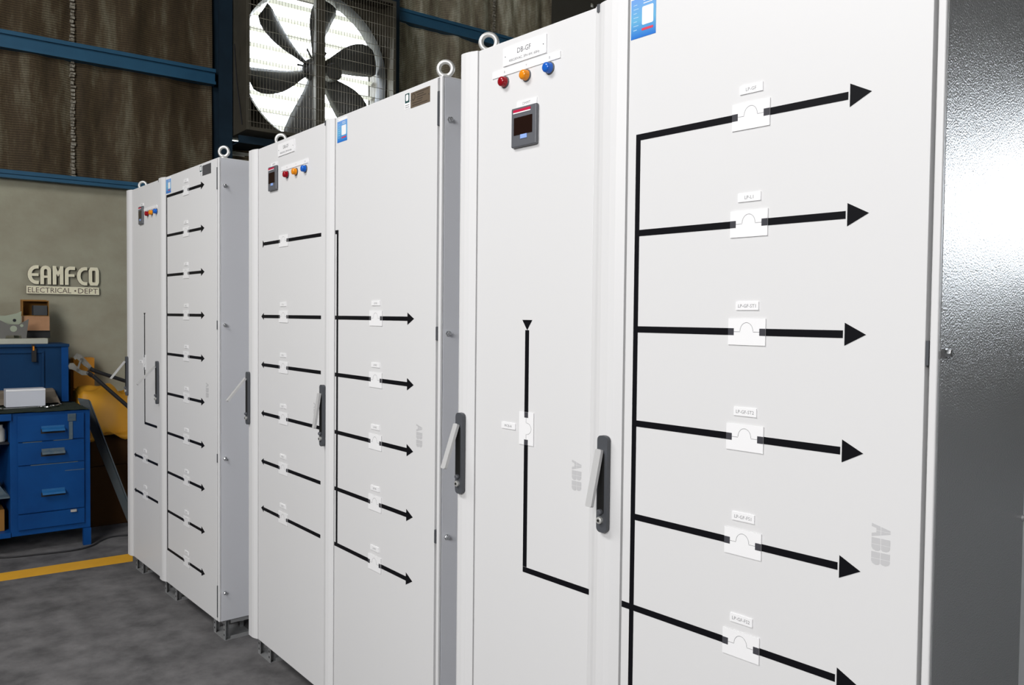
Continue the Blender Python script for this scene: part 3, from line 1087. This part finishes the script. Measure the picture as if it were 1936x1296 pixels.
wmesh(mb, 'angle_bar', 'angle', (0.66, 0.30, 0.002), 'grey steel angle bar leaning on the right side of the blue cabinet', 'bar')

# cable on the floor
mb = MB()
pts = [(-7.02, -1.2, 0.006), (-6.93, -0.55, 0.006), (-6.83, -0.34, 0.006), (-6.79, -0.20, 0.006), (-6.755, -0.03, 0.006), (-6.79, 0.08, 0.006), (-6.88, 0.16, 0.006), (-6.93, 0.24, 0.006), (-6.90, 0.36, 0.006), (-6.85, 0.62, 0.006)]
fine = []
for i in range(len(pts) - 1):
    p0 = Vector(pts[max(i - 1, 0)]); p1 = Vector(pts[i]); p2 = Vector(pts[i + 1]); p3 = Vector(pts[min(i + 2, len(pts) - 1)])
    for k in range(5):
        t = k / 5
        fine.append(0.5 * ((2 * p1) + (p2 - p0) * t + (2 * p0 - 5 * p1 + 4 * p2 - p3) * t * t + (3 * p1 - p0 - 3 * p2 + p3) * t ** 3))
fine.append(Vector(pts[-1]))
mb.tube(fine, 0.005, 6)
o = mb.build('floor_cable', 'cable', None, (-6.8, 0, 0), smooth=True)
o.location = (-6.8, 0, 0)
tag(o, 'thin dark cable lying on the floor in front of the blue cabinet', 'cable')

# yellow floor line
mb = MB()
a0, a1 = Vector((-6.546, -0.441)), Vector((-6.487, 0.226))
b0, b1 = Vector((-6.393, -0.468)), Vector((-6.323, 0.176))
da, db = (a0 - a1).normalized(), (b0 - b1).normalized()
q = [a0 + da * 2.2, b0 + db * 2.2, b1, a1]
mb.add([(v.x, v.y, 0.0003) for v in q] + [(v.x, v.y, 0.0013) for v in q], [(3, 2, 1, 0), (4, 5, 6, 7), (0, 1, 5, 4), (1, 2, 6, 5), (2, 3, 7, 6), (3, 0, 4, 7)])
o = mb.build('floor_tape', 'tape_y', None, (-6.45, -0.3, 0))
o.location = (-6.45, -0.3, 0)
tag(o, 'yellow marking line taped across the dark floor', 'tape')


# ------------------------------------------------------------------ switchboards
def rrect(x0, x1, z0, z1, r, n=4):
    out = []
    for (cx, cz, a) in ((x1 - r, z1 - r, 0), (x0 + r, z1 - r, 90), (x0 + r, z0 + r, 180), (x1 - r, z0 + r, 270)):
        for k in range(n + 1):
            an = math.radians(a + 90 * k / n)
            out.append((cx + r * math.cos(an), cz + r * math.sin(an)))
    return out


XZ = lambda u, v, d: (u, d, v)
TW = 0.0128    # tape width


class Board:
    def __init__(self, pos, t, d, label):
        self.d = d
        self.x0 = (d['L'] + d['E']) / 2
        X0, Y0 = pos
        dx = self.x0 - X0
        loc = (X0 + dx * math.cos(t), Y0 + dx * math.sin(t), 0)
        self.root = empty('switchboard', loc, t, label, 'electrical cabinet', 'row of switchboards')
        self.off = (self.x0, 0, 0)

    def p(self, mb, name, mats, parent=None, **k):
        return mb.build(name, mats, parent or self.root, self.off, **k)

    def shell(self):
        d = self.d
        L, S1, S2, G, Rr, E = (d[k] for k in ('L', 'S1', 'S2', 'G', 'R', 'E'))
        Z0, Z1, D = 0.090, 2.088, 0.50
        mb = MB()
        mb.box(L + 0.012, E - 0.004, 0.024, D, Z0 + 0.002, Z1 - 0.002)
        self.p(mb, 'enclosure', 'paint')
        mb = MB()
        mb.box(L + 0.02, E - 0.02, 0.0195, 0.0238, Z0 + 0.01, Z1 - 0.01)
        self.p(mb, 'gap_shade_sheet', 'gap')  # dark sheet behind the doors paints the shade in their gaps
        mb = MB()
        mb.box(E - 0.0125, E, 0.0, 0.010, Z0, Z1)
        self.p(mb, 'frame_edge', 'paint', bevel=0.003, segs=3)
        mb = MB()
        mb.box(E - 0.0125, E - 0.0002, 0.0105, 0.420, Z0, Z1)
        self.p(mb, 'side_panel', 'side_metal_shade' if d.get('side_shade') else 'paint_matt', bevel=0.001)
        mb = MB()
        mb.box(E - 0.0125, E - 0.001, 0.423, D, Z0, Z1)
        self.p(mb, 'corner_post', 'paint', bevel=0.003)
        mb = MB()
        mb.box(L + 0.008, E - 0.0005, 0.004, D, Z1 + 0.0002, Z1 + 0.003)
        self.p(mb, 'roof_plate', 'paint')
        # rounded handle rails
        for (a, b, left) in ((L, S1 - 0.002, True), (S2, G - 0.0045, False)):
            yb = 0.019
            yf = -0.012
            if left:
                pr = [(a + 0.004, yb), (a, 0.008), (a + 0.001, -0.001), (a + 0.006, -0.008), (a + 0.014, yf), (b - 0.034, yf), (b - 0.020, yf + 0.003), (b, -0.001), (b, yb)]
            else:
                pr = [(a, yb), (a, 0.0), (a + 0.012, -0.003), (a + 0.024, -0.009), (a + 0.036, yf), (b - 0.034, yf), (b - 0.020, yf + 0.003), (b, -0.001), (b, yb)]
            mb = MB()
            mb.prism(pr, lambda u, v, dd: (u, v, dd), Z0, Z1 + 0.003)
            self.p(mb, 'handle_rail', 'paint')
            mb = MB()
            if left:
                mb.box(a + 0.002, a + 0.012, 0.0, 0.018, Z1 - 0.016, Z1 + 0.001)
                mb.box(a + 0.004, a + 0.010, -0.002, 0.014, Z1 + 0.001, Z1 + 0.008)
            else:
                mb.box(a + 0.008, a + 0.016, -0.006, 0.012, Z1 - 0.012, Z1 + 0.0045)
            self.p(mb, 'end_cap', 'handle')
        # doors
        mb = MB()
        mb.box(S1 + 0.0015, S2 - 0.0003, 0.0, 0.019, Z0, Z1 + 0.001)
        self.left = self.p(mb, 'door', 'paint', bevel=0.0015)
        mb = MB()
        mb.box(G, Rr, 0.0, 0.019, Z0, Z1 + 0.001)
        self.right = self.p(mb, 'door', 'paint', bevel=0.0015)
        # hinges between door and frame
        for (z0, z1) in ((1.956, 2.050), (1.357, 1.395), (0.782, 0.820), (0.107, 0.245)):
            mb = MB()
            mb.box(Rr + 0.0010, E - 0.0130, -0.0006, 0.018, z0, z1)
            self.p(mb, 'hinge', 'handle')
        for z in (1.972, 1.376, 0.800, 0.214):
            mb = MB()
            mb.lathe([(0, 0.0085), (0.003, 0.0085), (0.0032, 0.0065), (0.011, 0.0065), (0.012, 0.005)], (E, 0.026, z), (1, 0, 0), 6)
            self.p(mb, 'screw', 'chrome')
        for z in (1.90, 1.45, 1.06, 0.60, 0.20):
            mb = MB()
            mb.lathe([(0, 0.006), (0.004, 0.006), (0.005, 0.004)], (E, 0.412, z), (1, 0, 0), 8)
            self.p(mb, 'screw', 'galv')
        # eye bolts on the roof
        for (x, y) in d['eyes']:
            mb = MB()
            c = Vector((x, y, Z1 + 0.034))
            ax = Vector((math.cos(math.radians(48)), math.sin(math.radians(48)), 0))
            rg = [tuple(c + ax * 0.020 * math.cos(2 * PI * k / 24) + Vector((0, 0, 1)) * 0.020 * math.sin(2 * PI * k / 24)) for k in range(24)]
            mb.tube(rg, 0.0068, 10, closed=True, up=(-ax.y, ax.x, 0))
            mb.lathe([(0, 0.016), (0.005, 0.016), (0.008, 0.010), (0.013, 0.009)], (x, y, Z1 + 0.003), (0, 0, 1), 16)
            self.p(mb, 'eye_bolt', 'zinc', smooth=False).data.polygons.foreach_set('use_smooth', [True] * (len(mb.f)))
        # feet: galvanised corner frames
        for (a, b) in ((L + 0.01, L + 0.14), (S2 - 0.02, G + 0.05), (E - 0.14, E - 0.006)):
            for (y0, sg) in ((0.03, 1), (D - 0.03, -1)):
                mb = MB()
                Y = lambda q: y0 + sg * q
                def bx(x0, x1, q0, q1, z0, z1, m=0):
                    ya, yb = sorted((Y(q0), Y(q1)))
                    mb.box(x0, x1, ya, yb, z0, z1, m)
                for xa in (a, b - 0.022):
                    bx(xa, xa + 0.022, 0.0, 0.003, 0.002, 0.088)
                    bx(xa, xa + 0.003, 0.003, 0.025, 0.002, 0.088)
                    bx(xa, xa + 0.022, 0.125, 0.128, 0.002, 0.088)
                    bx(xa + 0.019, xa + 0.022, 0.110, 0.125, 0.002, 0.088)
                    for zz in (0.022, 0.045, 0.068):
                        bx(xa + 0.007, xa + 0.014, -0.0008, 0.0, zz - 0.004, zz + 0.004, 1)
                bx(a, b, 0.0, 0.128, 0.0, 0.002)
                bx(a, b, 0.0, 0.128, 0.086, 0.0885)
                bx(a + 0.022, b - 0.022, 0.0, 0.003, 0.068, 0.086)
                for xa in (a, b - 0.003):
                    bx(xa, xa + 0.003, 0.025, 0.110, 0.072, 0.086)
                    bx(xa, xa + 0.003, 0.025, 0.110, 0.002, 0.016)
                self.p(mb, 'foot', ['galv', 'black'])
        # plinth beam under the enclosure, set back
        mb = MB()
        mb.box(L + 0.03, E - 0.03, 0.20, 0.23, 0.040, 0.0855)
        self.p(mb, 'base_rail', 'galv')

    def handle(self, x0, zt, lever, zb=0.970):
        """x0: left side; lever: (length, angle out of the plate in degrees)"""
        w_ = 0.028
        F_ = -0.0225
        mb = MB()
        mb.prism(rrect(x0, x0 + w_, zb, zt, 0.010), XZ, -0.0125, F_)
        h = self.p(mb, 'handle', 'handle', bevel=0.002)
        mb = MB()
        mb.prism(rrect(x0 + 0.003, x0 + 0.021, zb + 0.040, zt - 0.036, 0.004), XZ, F_ + 0.0005, F_ - 0.0006)
        self.p(mb, 'recess', 'recess', h)
        ln, an = lever
        an = math.radians(an)
        zp = zt - 0.030
        mb = MB()
        # lever profile in (along, across) swung out about its top
        for i in range(1):
            x1_, x2_ = x0 + 0.003, x0 + 0.020
            fn = lambda u, v, dd: (u, F_ - (v * math.sin(an)) - dd * math.cos(an), zp - v * math.cos(an) + dd * math.sin(an))
            mb.prism(rrect(x1_, x2_, 0.0, ln, 0.004), fn, 0.0015, 0.0095)
        self.p(mb, 'lever', 'lever', h, bevel=0.0015)
        mb = MB()
        mb.lathe([(0, 0.0075), (0.006, 0.0075), (0.007, 0.005)], (x0 + 0.012, F_, zb + 0.026), (0, -1, 0), 14)
        mb.lathe([(0.0, 0.003), (0.0082, 0.003)], (x0 + 0.012, F_, zb + 0.026), (0, -1, 0), 8, 1)
        self.p(mb, 'lock', ['zinc', 'recess'], h)
        mb = MB()
        mb.lathe([(0, 0.0060), (0.007, 0.0060), (0.009, 0.004)], (x0 + 0.013, F_, zb + 0.044), (0, -1, 0), 12)
        self.p(mb, 'latch_pin', 'meter', h)

    def tape(self, door, x0, x1, z0, z1):
        mb = MB()
        mb.box(min(x0, x1), max(x0, x1), -0.0007, 0.0, min(z0, z1), max(z0, z1))
        self.p(mb, 'busbar_line', 'tape', door)

    def hbar(self, door, x0, x1, z):
        self.tape(door, x0, x1, z - TW / 2, z + TW / 2)

    def head(self, door, xb, xt, z, h):
        mb = MB()
        q = [(xb, z - h / 2), (xt, z), (xb, z + h / 2)]
        if xt < xb:
            q.reverse()
        mb.prism(q, XZ, 0.0, -0.0008)
        self.p(mb, 'arrowhead', 'tape', door)

    def vhead(self, door, x, zb, zt, w_):
        mb = MB()
        mb.prism([(x - w_ / 2, zb), (x + w_ / 2, zb), (x, zt)], XZ, 0.0, -0.0008)
        self.p(mb, 'arrowhead', 'tape', door)

    def breaker(self, door, cx, cz, w_, h, ends=0.012, vertical=False):
        mb = MB()
        mb.box(cx - w_ / 2, cx + w_ / 2, -0.0022, -0.0008, cz - h / 2, cz + h / 2, 0)
        e = ends
        y0, y1 = -0.0026, -0.0022
        if not vertical:
            for (a, b) in ((cx - w_ / 2, cx - w_ / 2 + e), (cx + w_ / 2 - e, cx + w_ / 2)):
                mb.box(a, b, y0, y1, cz - TW / 2, cz + TW / 2, 1)
            r = w_ * 0.175
            P_ = arc(cx, cz + 0.001, r, h * 0.33, 180, 0, 12)
            lines = [P_, [(cx - w_ / 2 + e, cz), (cx - r, cz)], [(cx + r, cz), (cx + w_ / 2 - e, cz)]]
        else:
            for (a, b) in ((cz - h / 2, cz - h / 2 + e), (cz + h / 2 - e, cz + h / 2)):
                mb.box(cx - TW / 2, cx + TW / 2, y0, y1, a, b, 1)
            r = h * 0.175
            P_ = arc(cx + 0.001, cz, w_ * 0.33, r, -90, 90, 12)
            lines = [P_, [(cx, cz - h / 2 + e), (cx, cz - r)], [(cx, cz + r), (cx, cz + h / 2 - e)]]
        for ln in lines:
            for i in range(len(ln) - 1):
                a, b = Vector(ln[i]), Vector(ln[i + 1])
                dd = (b - a).normalized()
                nn = Vector((-dd.y, dd.x)) * 0.00032
                vs = [(a + nn), (b + nn), (b - nn), (a - nn)]
                mb.add([(v.x, -0.0024, v.y) for v in vs], [(0, 1, 2, 3)], 2)
        self.p(mb, 'breaker_plate', ['label', 'tape_end', 'print'], door)

    def label(self, door, cx, cz, w_, h, lines, name='label_plate', screws=False, th=0.0022, strong=False):
        mb = MB()
        mb.box(cx - w_ / 2, cx + w_ / 2, -th, 0.0, cz - h / 2, cz + h / 2, 0)
        for (s, dx, dz, hh, wm) in lines:
            mb.text(s, cx + dx, cz + dz, hh, -th - 0.0002, 1, wm)
        mats = ['label', 'print' if strong else 'print_l', 'gap']
        if screws:
            for dx in (-1, 1):
                mb.lathe([(0, 0.0013), (0.0008, 0.0013)], (cx + dx * (w_ / 2 - 0.009), -th, cz), (0, -1, 0), 8, 2)
        self.p(mb, name, mats, door)

    def lamps(self, xs, z, bar):
        x0, x1, z0, z1 = bar
        self.label(self.left, (x0 + x1) / 2, (z0 + z1) / 2, x1 - x0, z1 - z0,
                   [(c, x - (x0 + x1) / 2, 0.0, 0.006, None) for c, x in zip('RYB', xs)], 'lamp_label')
        for x, m, c in zip(xs, ('red', 'orange', 'blue'), ('red', 'orange', 'blue')):
            mb = MB()
            mb.lathe([(0.0, 0.0125), (0.004, 0.0125), (0.005, 0.0118), (0.014, 0.0115), (0.0165, 0.0100), (0.018, 0.0060), (0.0183, 0.001)], (x, 0.0, z), (0, -1, 0), 24)
            o = self.p(mb, 'indicator_lamp', m)
            o.data.polygons.foreach_set('use_smooth', [True] * len(o.data.polygons))
            o['label'] = c + ' indicator lamp'
            mb = MB()
            mb.lathe([(0.0, 0.0142), (0.0025, 0.0142), (0.0032, 0.0130)], (x, 0.0, z), (0, -1, 0), 24)
            self.p(mb, 'lamp_collar', 'handle', o)

    def meter(self, x0, x1, z0, z1, text):
        mb = MB()
        mb.box(x0, x1, -0.010, 0.0, z0, z1)
        m_ = self.p(mb, 'power_meter', 'meter', bevel=0.003)
        w_, h = x1 - x0, z1 - z0
        mb = MB()
        mb.box(x0 + 0.011, x1 - 0.012, -0.0112, -0.010, z0 + 0.30 * h, z0 + 0.74 * h)
        self.p(mb, 'screen', 'screen', m_)
        mb = MB()
        mb.box(x0 + 0.008, x1 - 0.018, -0.0112, -0.010, z0 + 0.875 * h, z0 + 0.94 * h, 0)
        mb.box(x0 + 0.008, x1 - 0.018, -0.0112, -0.010, z0 + 0.845 * h, z0 + 0.872 * h, 1)
        self.p(mb, 'top_band', ['meter_red', 'label'], m_)
        mb = MB()
        mb.box(x0 + 0.40 * w_, x0 + 0.66 * w_, -0.0116, -0.010, z0 + 0.19 * h, z0 + 0.295 * h)
        self.p(mb, 'key', 'meter_btn', m_)
        self.label(self.left, (x0 + x1) / 2 + 0.002, z1 + 0.0085, w_ * 0.80, 0.0135, [(text, 0, 0, 0.0065, 0.04)])

    def sticker(self, door, x0, x1, z0, z1):
        hd = 0.010
        mb = MB()
        mb.box(x0, x1, -0.0006, 0.0, z0, z1 - hd)
        o = self.p(mb, 'info_sticker', 'sticker', door)
        w_, h = x1 - x0, z1 - z0 - hd
        mb = MB()
        mb.box(x0, x1, -0.0006, 0.0, z1 - hd, z1, 0)
        mb.box(x0 + 0.003, x0 + 0.008, -0.0008, -0.0006, z1 - hd + 0.002, z1 - 0.003, 2)
        mb.prism(rrect(x0 + 0.45 * w_, x0 + 0.90 * w_, z0 + 0.30 * h, z0 + 0.76 * h, 0.003), XZ, -0.0006, -0.0009, 0)
        mb.prism(rrect(x0 + 0.44 * w_, x0 + 0.90 * w_, z0 + 0.16 * h, z0 + 0.22 * h, 0.0014), XZ, -0.0006, -0.0009, 1)
        for k in range(7):
            zz = z0 + h * (0.84 - 0.105 * k)
            mb.box(x0 + 0.10 * w_, x0 + (0.30 if k % 2 else 0.24) * w_, -0.0008, -0.0006, zz, zz + 0.0012, 2)
        for k in range(2):
            mb.box(x0 + 0.5 * w_, x0 + 0.85 * w_, -0.0008, -0.0006, z0 + h * (0.90 - 0.07 * k), z0 + h * (0.90 - 0.07 * k) + 0.0014, 3)
        self.p(mb, 'sticker_print', ['label', 'st_red', 'st_cyan', 'label'], door)

    def logo(self, door, x, zt, h, ln):
        """grey block lettering, turned a quarter turn so that its top points right"""
        mb = MB()
        f = lambda a, b: (x + b * h, -0.0003, zt - a)
        Lw = ln / 3.16
        A = [[(0, 0), (.24, 0), (.33, .25), (.48, .25), (.48, .47), (.17, .47)], [(.185, .51), (.48, .51), (.48, 1), (.37, 1)]]
        A += [[(1 - p[0], p[1]) for p in reversed(q)] for q in A]
        Bq = [[(0, 0), (.47, 0), (.47, .47), (0, .47)], [(0, .51), (.47, .51), (.47, 1), (0, 1)],
              [(.51, 0), (.72, 0), (.9, .07), (1, .24), (.96, .40), (.85, .47), (.51, .47)], [(.51, .51), (.84, .51), (.93, .60), (.95, .78), (.85, .93), (.68, 1), (.51, 1)]]
        a0 = 0
        for g in (A, Bq, Bq):
            for q in g:
                mb.add([f(a0 + p[0] * Lw, p[1]) for p in q], [tuple(range(len(q)))])
            a0 += Lw * 1.08
        self.p(mb, 'logo', 'logo', door)

    def rating(self, door, x0, z0, brown=True):
        m = 'brown_plate' if brown else 'grey_plate'
        mb = MB()
        mb.box(x0 + 0.035, x0 + 0.138, -0.001, 0.0, z0, z0 + 0.044, 0)
        mb.lathe([(0, 0.0105), (0.0003, 0.0105)], (x0 + 0.050, -0.001, z0 + 0.030), (0, -1, 0), 16, 1)
        mb.lathe([(0, 0.0075), (0.0006, 0.0075)], (x0 + 0.050, -0.001, z0 + 0.030), (0, -1, 0), 16, 0)
        for k, (a, b) in enumerate(((0.062, 0.130), (0.070, 0.105), (0.066, 0.118), (0.070, 0.100), (0.045, 0.095), (0.045, 0.125))):
            zz = z0 + 0.039 - 0.0066 * k
            mb.box(x0 + a, x0 + b, -0.0013, -0.001, zz - 0.0011, zz + 0.0011, 1)
        for a in (0.038, 0.135):
            mb.lathe([(0, 0.002), (0.0012, 0.002)], (x0 + a, -0.001, z0 + 0.022), (0, -1, 0), 8, 2)
        self.p(mb, 'rating_plate', [m, 'brown_print' if brown else 'gap', 'chrome'], door)
        mb = MB()
        mb.box(x0, x0 + 0.030, -0.0006, 0.0, z0 + 0.002, z0 + 0.048, 0)
        mb.box(x0 + 0.003, x0 + 0.027, -0.0009, -0.0006, z0 + 0.020, z0 + 0.047, 1)
        mb.prism(rrect(x0 + 0.008, x0 + 0.022, z0 + 0.025, z0 + 0.044, 0.004), XZ, -0.0009, -0.0012, 0)
        for k in range(2):
            mb.box(x0 + 0.004, x0 + 0.026, -0.0008, -0.0006, z0 + 0.006 + 0.006 * k, z0 + 0.008 + 0.006 * k, 2)
        self.p(mb, 'maker_badge', ['label', 'green_dk', 'print_l'], door)


# --- nearest board
b1 = Board((0.0, 0.0), 0.0, dict(L=-3.078, S1=-3.012, S2=-2.615, G=-2.520, R=-1.9185, E=-1.903, eyes=((-3.020, 0.040),), side_shade=True),
           'nearest light grey two-door switchboard, its right door with six arrowed rows')
b1.d['E'] = -1.900
b1.shell()
b1.handle(-3.065, 1.178, (0.118, 20))
b1.handle(-2.574, 1.176, (0.122, 14))
b1.meter(-2.875, -2.789, 1.826, 1.919, 'DMMT')
b1.lamps((-2.909, -2.832, -2.754), 1.991, (-2.955, -2.720, 2.007, 2.023))
b1.label(b1.left, -2.840, 2.050, 0.150, 0.043, [('DB-GF', 0, 0.006, 0.012, 0.055), ('400/230VAC, 3PH 4W, 60Hz', 0, -0.012, 0.0062, 0.116)], 'nameplate', True, th=0.003, strong=True)
b1.sticker(b1.right, -2.516, -2.452, 1.996, 2.086)
b1.logo(b1.left, -2.669, 1.108, 0.029, 0.068)
b1.logo(b1.right, -1.994, 1.098, 0.030, 0.067)
b1.rating(b1.right, -2.09, 2.03)
# incoming column on the left door
b1.tape(b1.left, -2.8275, -2.8145, 1.188, 1.394)
b1.tape(b1.left, -2.8275, -2.8145, 0.831, 1.134)
b1.vhead(b1.left, -2.821, 1.418, 1.394, 0.034)
b1.hbar(b1.left, -2.8275, -2.598, 0.824)
b1.breaker(b1.left, -2.819, 1.161, 0.050, 0.078, 0.013, True)
b1.label(b1.left, -2.883, 1.161, 0.050, 0.015, [('MCB-A', 0, 0, 0.006, 0.036)])
rows = (1.794, 1.599, 1.402, 1.208, 1.014, 0.824)
names = ('LP-GF', 'LP-L1', 'LP-GF-ST1', 'LP-GF-ST2', 'LP-GF-FS1', 'LP-GF-FS2')
b1.tape(b1.right, -2.498, -2.4865, 0.63, 1.794 + TW / 2)
for z, nm in zip(rows, names):
    b1.hbar(b1.right, -2.4865, -2.264, z)
    b1.hbar(b1.right, -2.202, -2.050, z)
    b1.head(b1.right, -2.047, -2.011, z, 0.038)
    b1.breaker(b1.right, -2.231, z, 0.077, 0.0485)
    b1.label(b1.right, -2.231, z + 0.0475, 0.047, 0.0155, [(nm, 0, 0, 0.0062, 0.037)])
b1.hbar(b1.right, -2.5185, -2.4985, 0.824)
b1.hbar(b1.right, -2.4865, -2.264, 0.63)
b1.hbar(b1.right, -2.202, -2.050, 0.63)
b1.head(b1.right, -2.047, -2.011, 0.63, 0.038)
b1.breaker(b1.right, -2.231, 0.63, 0.077, 0.0485)

# --- middle board
b2 = Board((-1.8, -0.02207), -0.05595, dict(L=-4.664, S1=-4.578, S2=-3.972, G=-3.892, R=-3.268, E=-3.245, eyes=((-4.495, 0.060), (-3.280, 0.035))),
           'middle light grey two-door switchboard with arrows pointing left and right')
b2.shell()
b2.handle(-4.660, 1.187, (0.118, 40))
b2.handle(-3.965, 1.183, (0.122, 9))
b2.meter(-4.456, -4.377, 1.905, 1.998, 'DMMT')
b2.lamps((-4.290, -4.210, -4.130), 1.951, (-4.345, -4.108, 1.970, 1.986))
b2.label(b2.left, -4.300, 2.052, 0.150, 0.046, [('DB-GF', 0, 0.006, 0.012, 0.055), ('400/230VAC, 3PH 4W, 60Hz', 0, -0.013, 0.0062, 0.116)], 'nameplate', True, th=0.003, strong=True)
b2.sticker(b2.right, -3.879, -3.808, 2.003, 2.083)
b2.logo(b2.left, -4.058, 1.112, 0.030, 0.068)
b2.logo(b2.right, -3.366, 1.110, 0.032, 0.067)
b2.rating(b2.right, -3.443, 2.030)
for k, z in enumerate((1.705, 1.416, 1.222, 1.026, 0.832, 0.641)):
    if k == 0:
        b2.hbar(b2.left, -4.515, -4.352, z)
        b2.head(b2.left, -4.531, -4.510, z, 0.028)
    else:
        b2.hbar(b2.left, -4.524, -4.352, z)
        b2.head(b2.left, -4.520, -4.545, z, 0.027)
        b2.label(b2.left, -4.328, z + 0.047, 0.054, 0.0150, [('LP-L%d' % k, 0, 0, 0.006, 0.036)])
    b2.hbar(b2.left, -4.296, -4.000, z)
    b2.breaker(b2.left, -4.324, z, 0.085, 0.045)
b2.tape(b2.right, -3.880, -3.868, 0.641 - TW / 2, 1.705 + TW / 2)
b2.hbar(b2.right, -3.8905, -3.880, 1.705)
for k, z in enumerate((1.416, 1.222, 1.026, 0.832, 0.641)):
    b2.hbar(b2.right, -3.8905, -3.880, z)
    b2.hbar(b2.right, -3.868, -3.640, z)
    b2.hbar(b2.right, -3.580, -3.419, z)
    b2.head(b2.right, -3.419, -3.383, z, 0.036)
    b2.breaker(b2.right, -3.608, z, 0.081, 0.048)
    b2.label(b2.right, -3.608, z + 0.047, 0.054, 0.0150, [('LP-R%d' % (k + 1), 0, 0, 0.006, 0.036)])

# --- far board
b3 = Board((-3.45, 0.04808), -0.02572, dict(L=-6.188, S1=-6.108, S2=-5.655, G=-5.548, R=-4.880, E=-4.858, eyes=((-6.13, 0.060), (-4.888, 0.035))),
           'farthest light grey two-door switchboard with ten closely spaced arrows on its right door')
b3.shell()
b3.handle(-6.178, 1.185, (0.118, 38))
b3.handle(-5.651, 1.185, (0.122, 44))
b3.meter(-5.970, -5.902, 1.890, 1.983, 'DMMT')
b3.lamps((-5.830, -5.762, -5.690), 1.936, (-5.900, -5.686, 1.954, 1.968))
b3.sticker(b3.right, -5.545, -5.474, 2.008, 2.085)
b3.logo(b3.right, -5.008, 1.120, 0.032, 0.067)
b3.rating(b3.right, -5.082, 2.034, False)
b3.tape(b3.left, -5.905, -5.892, 1.192, 1.412)
b3.tape(b3.left, -5.905, -5.892, 0.852, 1.140)
b3.vhead(b3.left, -5.898, 1.425, 1.408, 0.03)
b3.hbar(b3.left, -5.905, -5.697, 0.846)
b3.breaker(b3.left, -5.898, 1.166, 0.050, 0.078, 0.013, True)
b3.label(b3.left, -5.962, 1.166, 0.050, 0.015, [('MCB', 0, 0, 0.006, 0.03)])
for z in (0.655, 0.463):
    b3.hbar(b3.left, -6.060, -5.925, z)
    b3.head(b3.left, -6.060, -6.092, z, 0.026)
    b3.hbar(b3.left, -5.870, -5.684, z)
    b3.breaker(b3.left, -5.897, z, 0.080, 0.042)
    b3.label(b3.left, -5.897, z + 0.044, 0.050, 0.0150, [('LP', 0, 0, 0.006, 0.03)])
zr = (1.994, 1.803, 1.610, 1.417, 1.225, 1.030, 0.836, 0.642, 0.449, 0.259)
b3.tape(b3.right, -5.541, -5.530, 0.259 - TW / 2, 1.994 + TW / 2)
for k, z in enumerate(zr):
    b3.hbar(b3.right, -5.530, -5.285, z)
    b3.hbar(b3.right, -5.236, -5.066, z)
    b3.head(b3.right, -5.066, -5.025, z, 0.034)
    b3.breaker(b3.right, -5.261, z, 0.080, 0.045)
    b3.label(b3.right, -5.261, z + 0.044, 0.050, 0.0150, [('LP-%d' % (k + 1), 0, 0, 0.006, 0.034)])
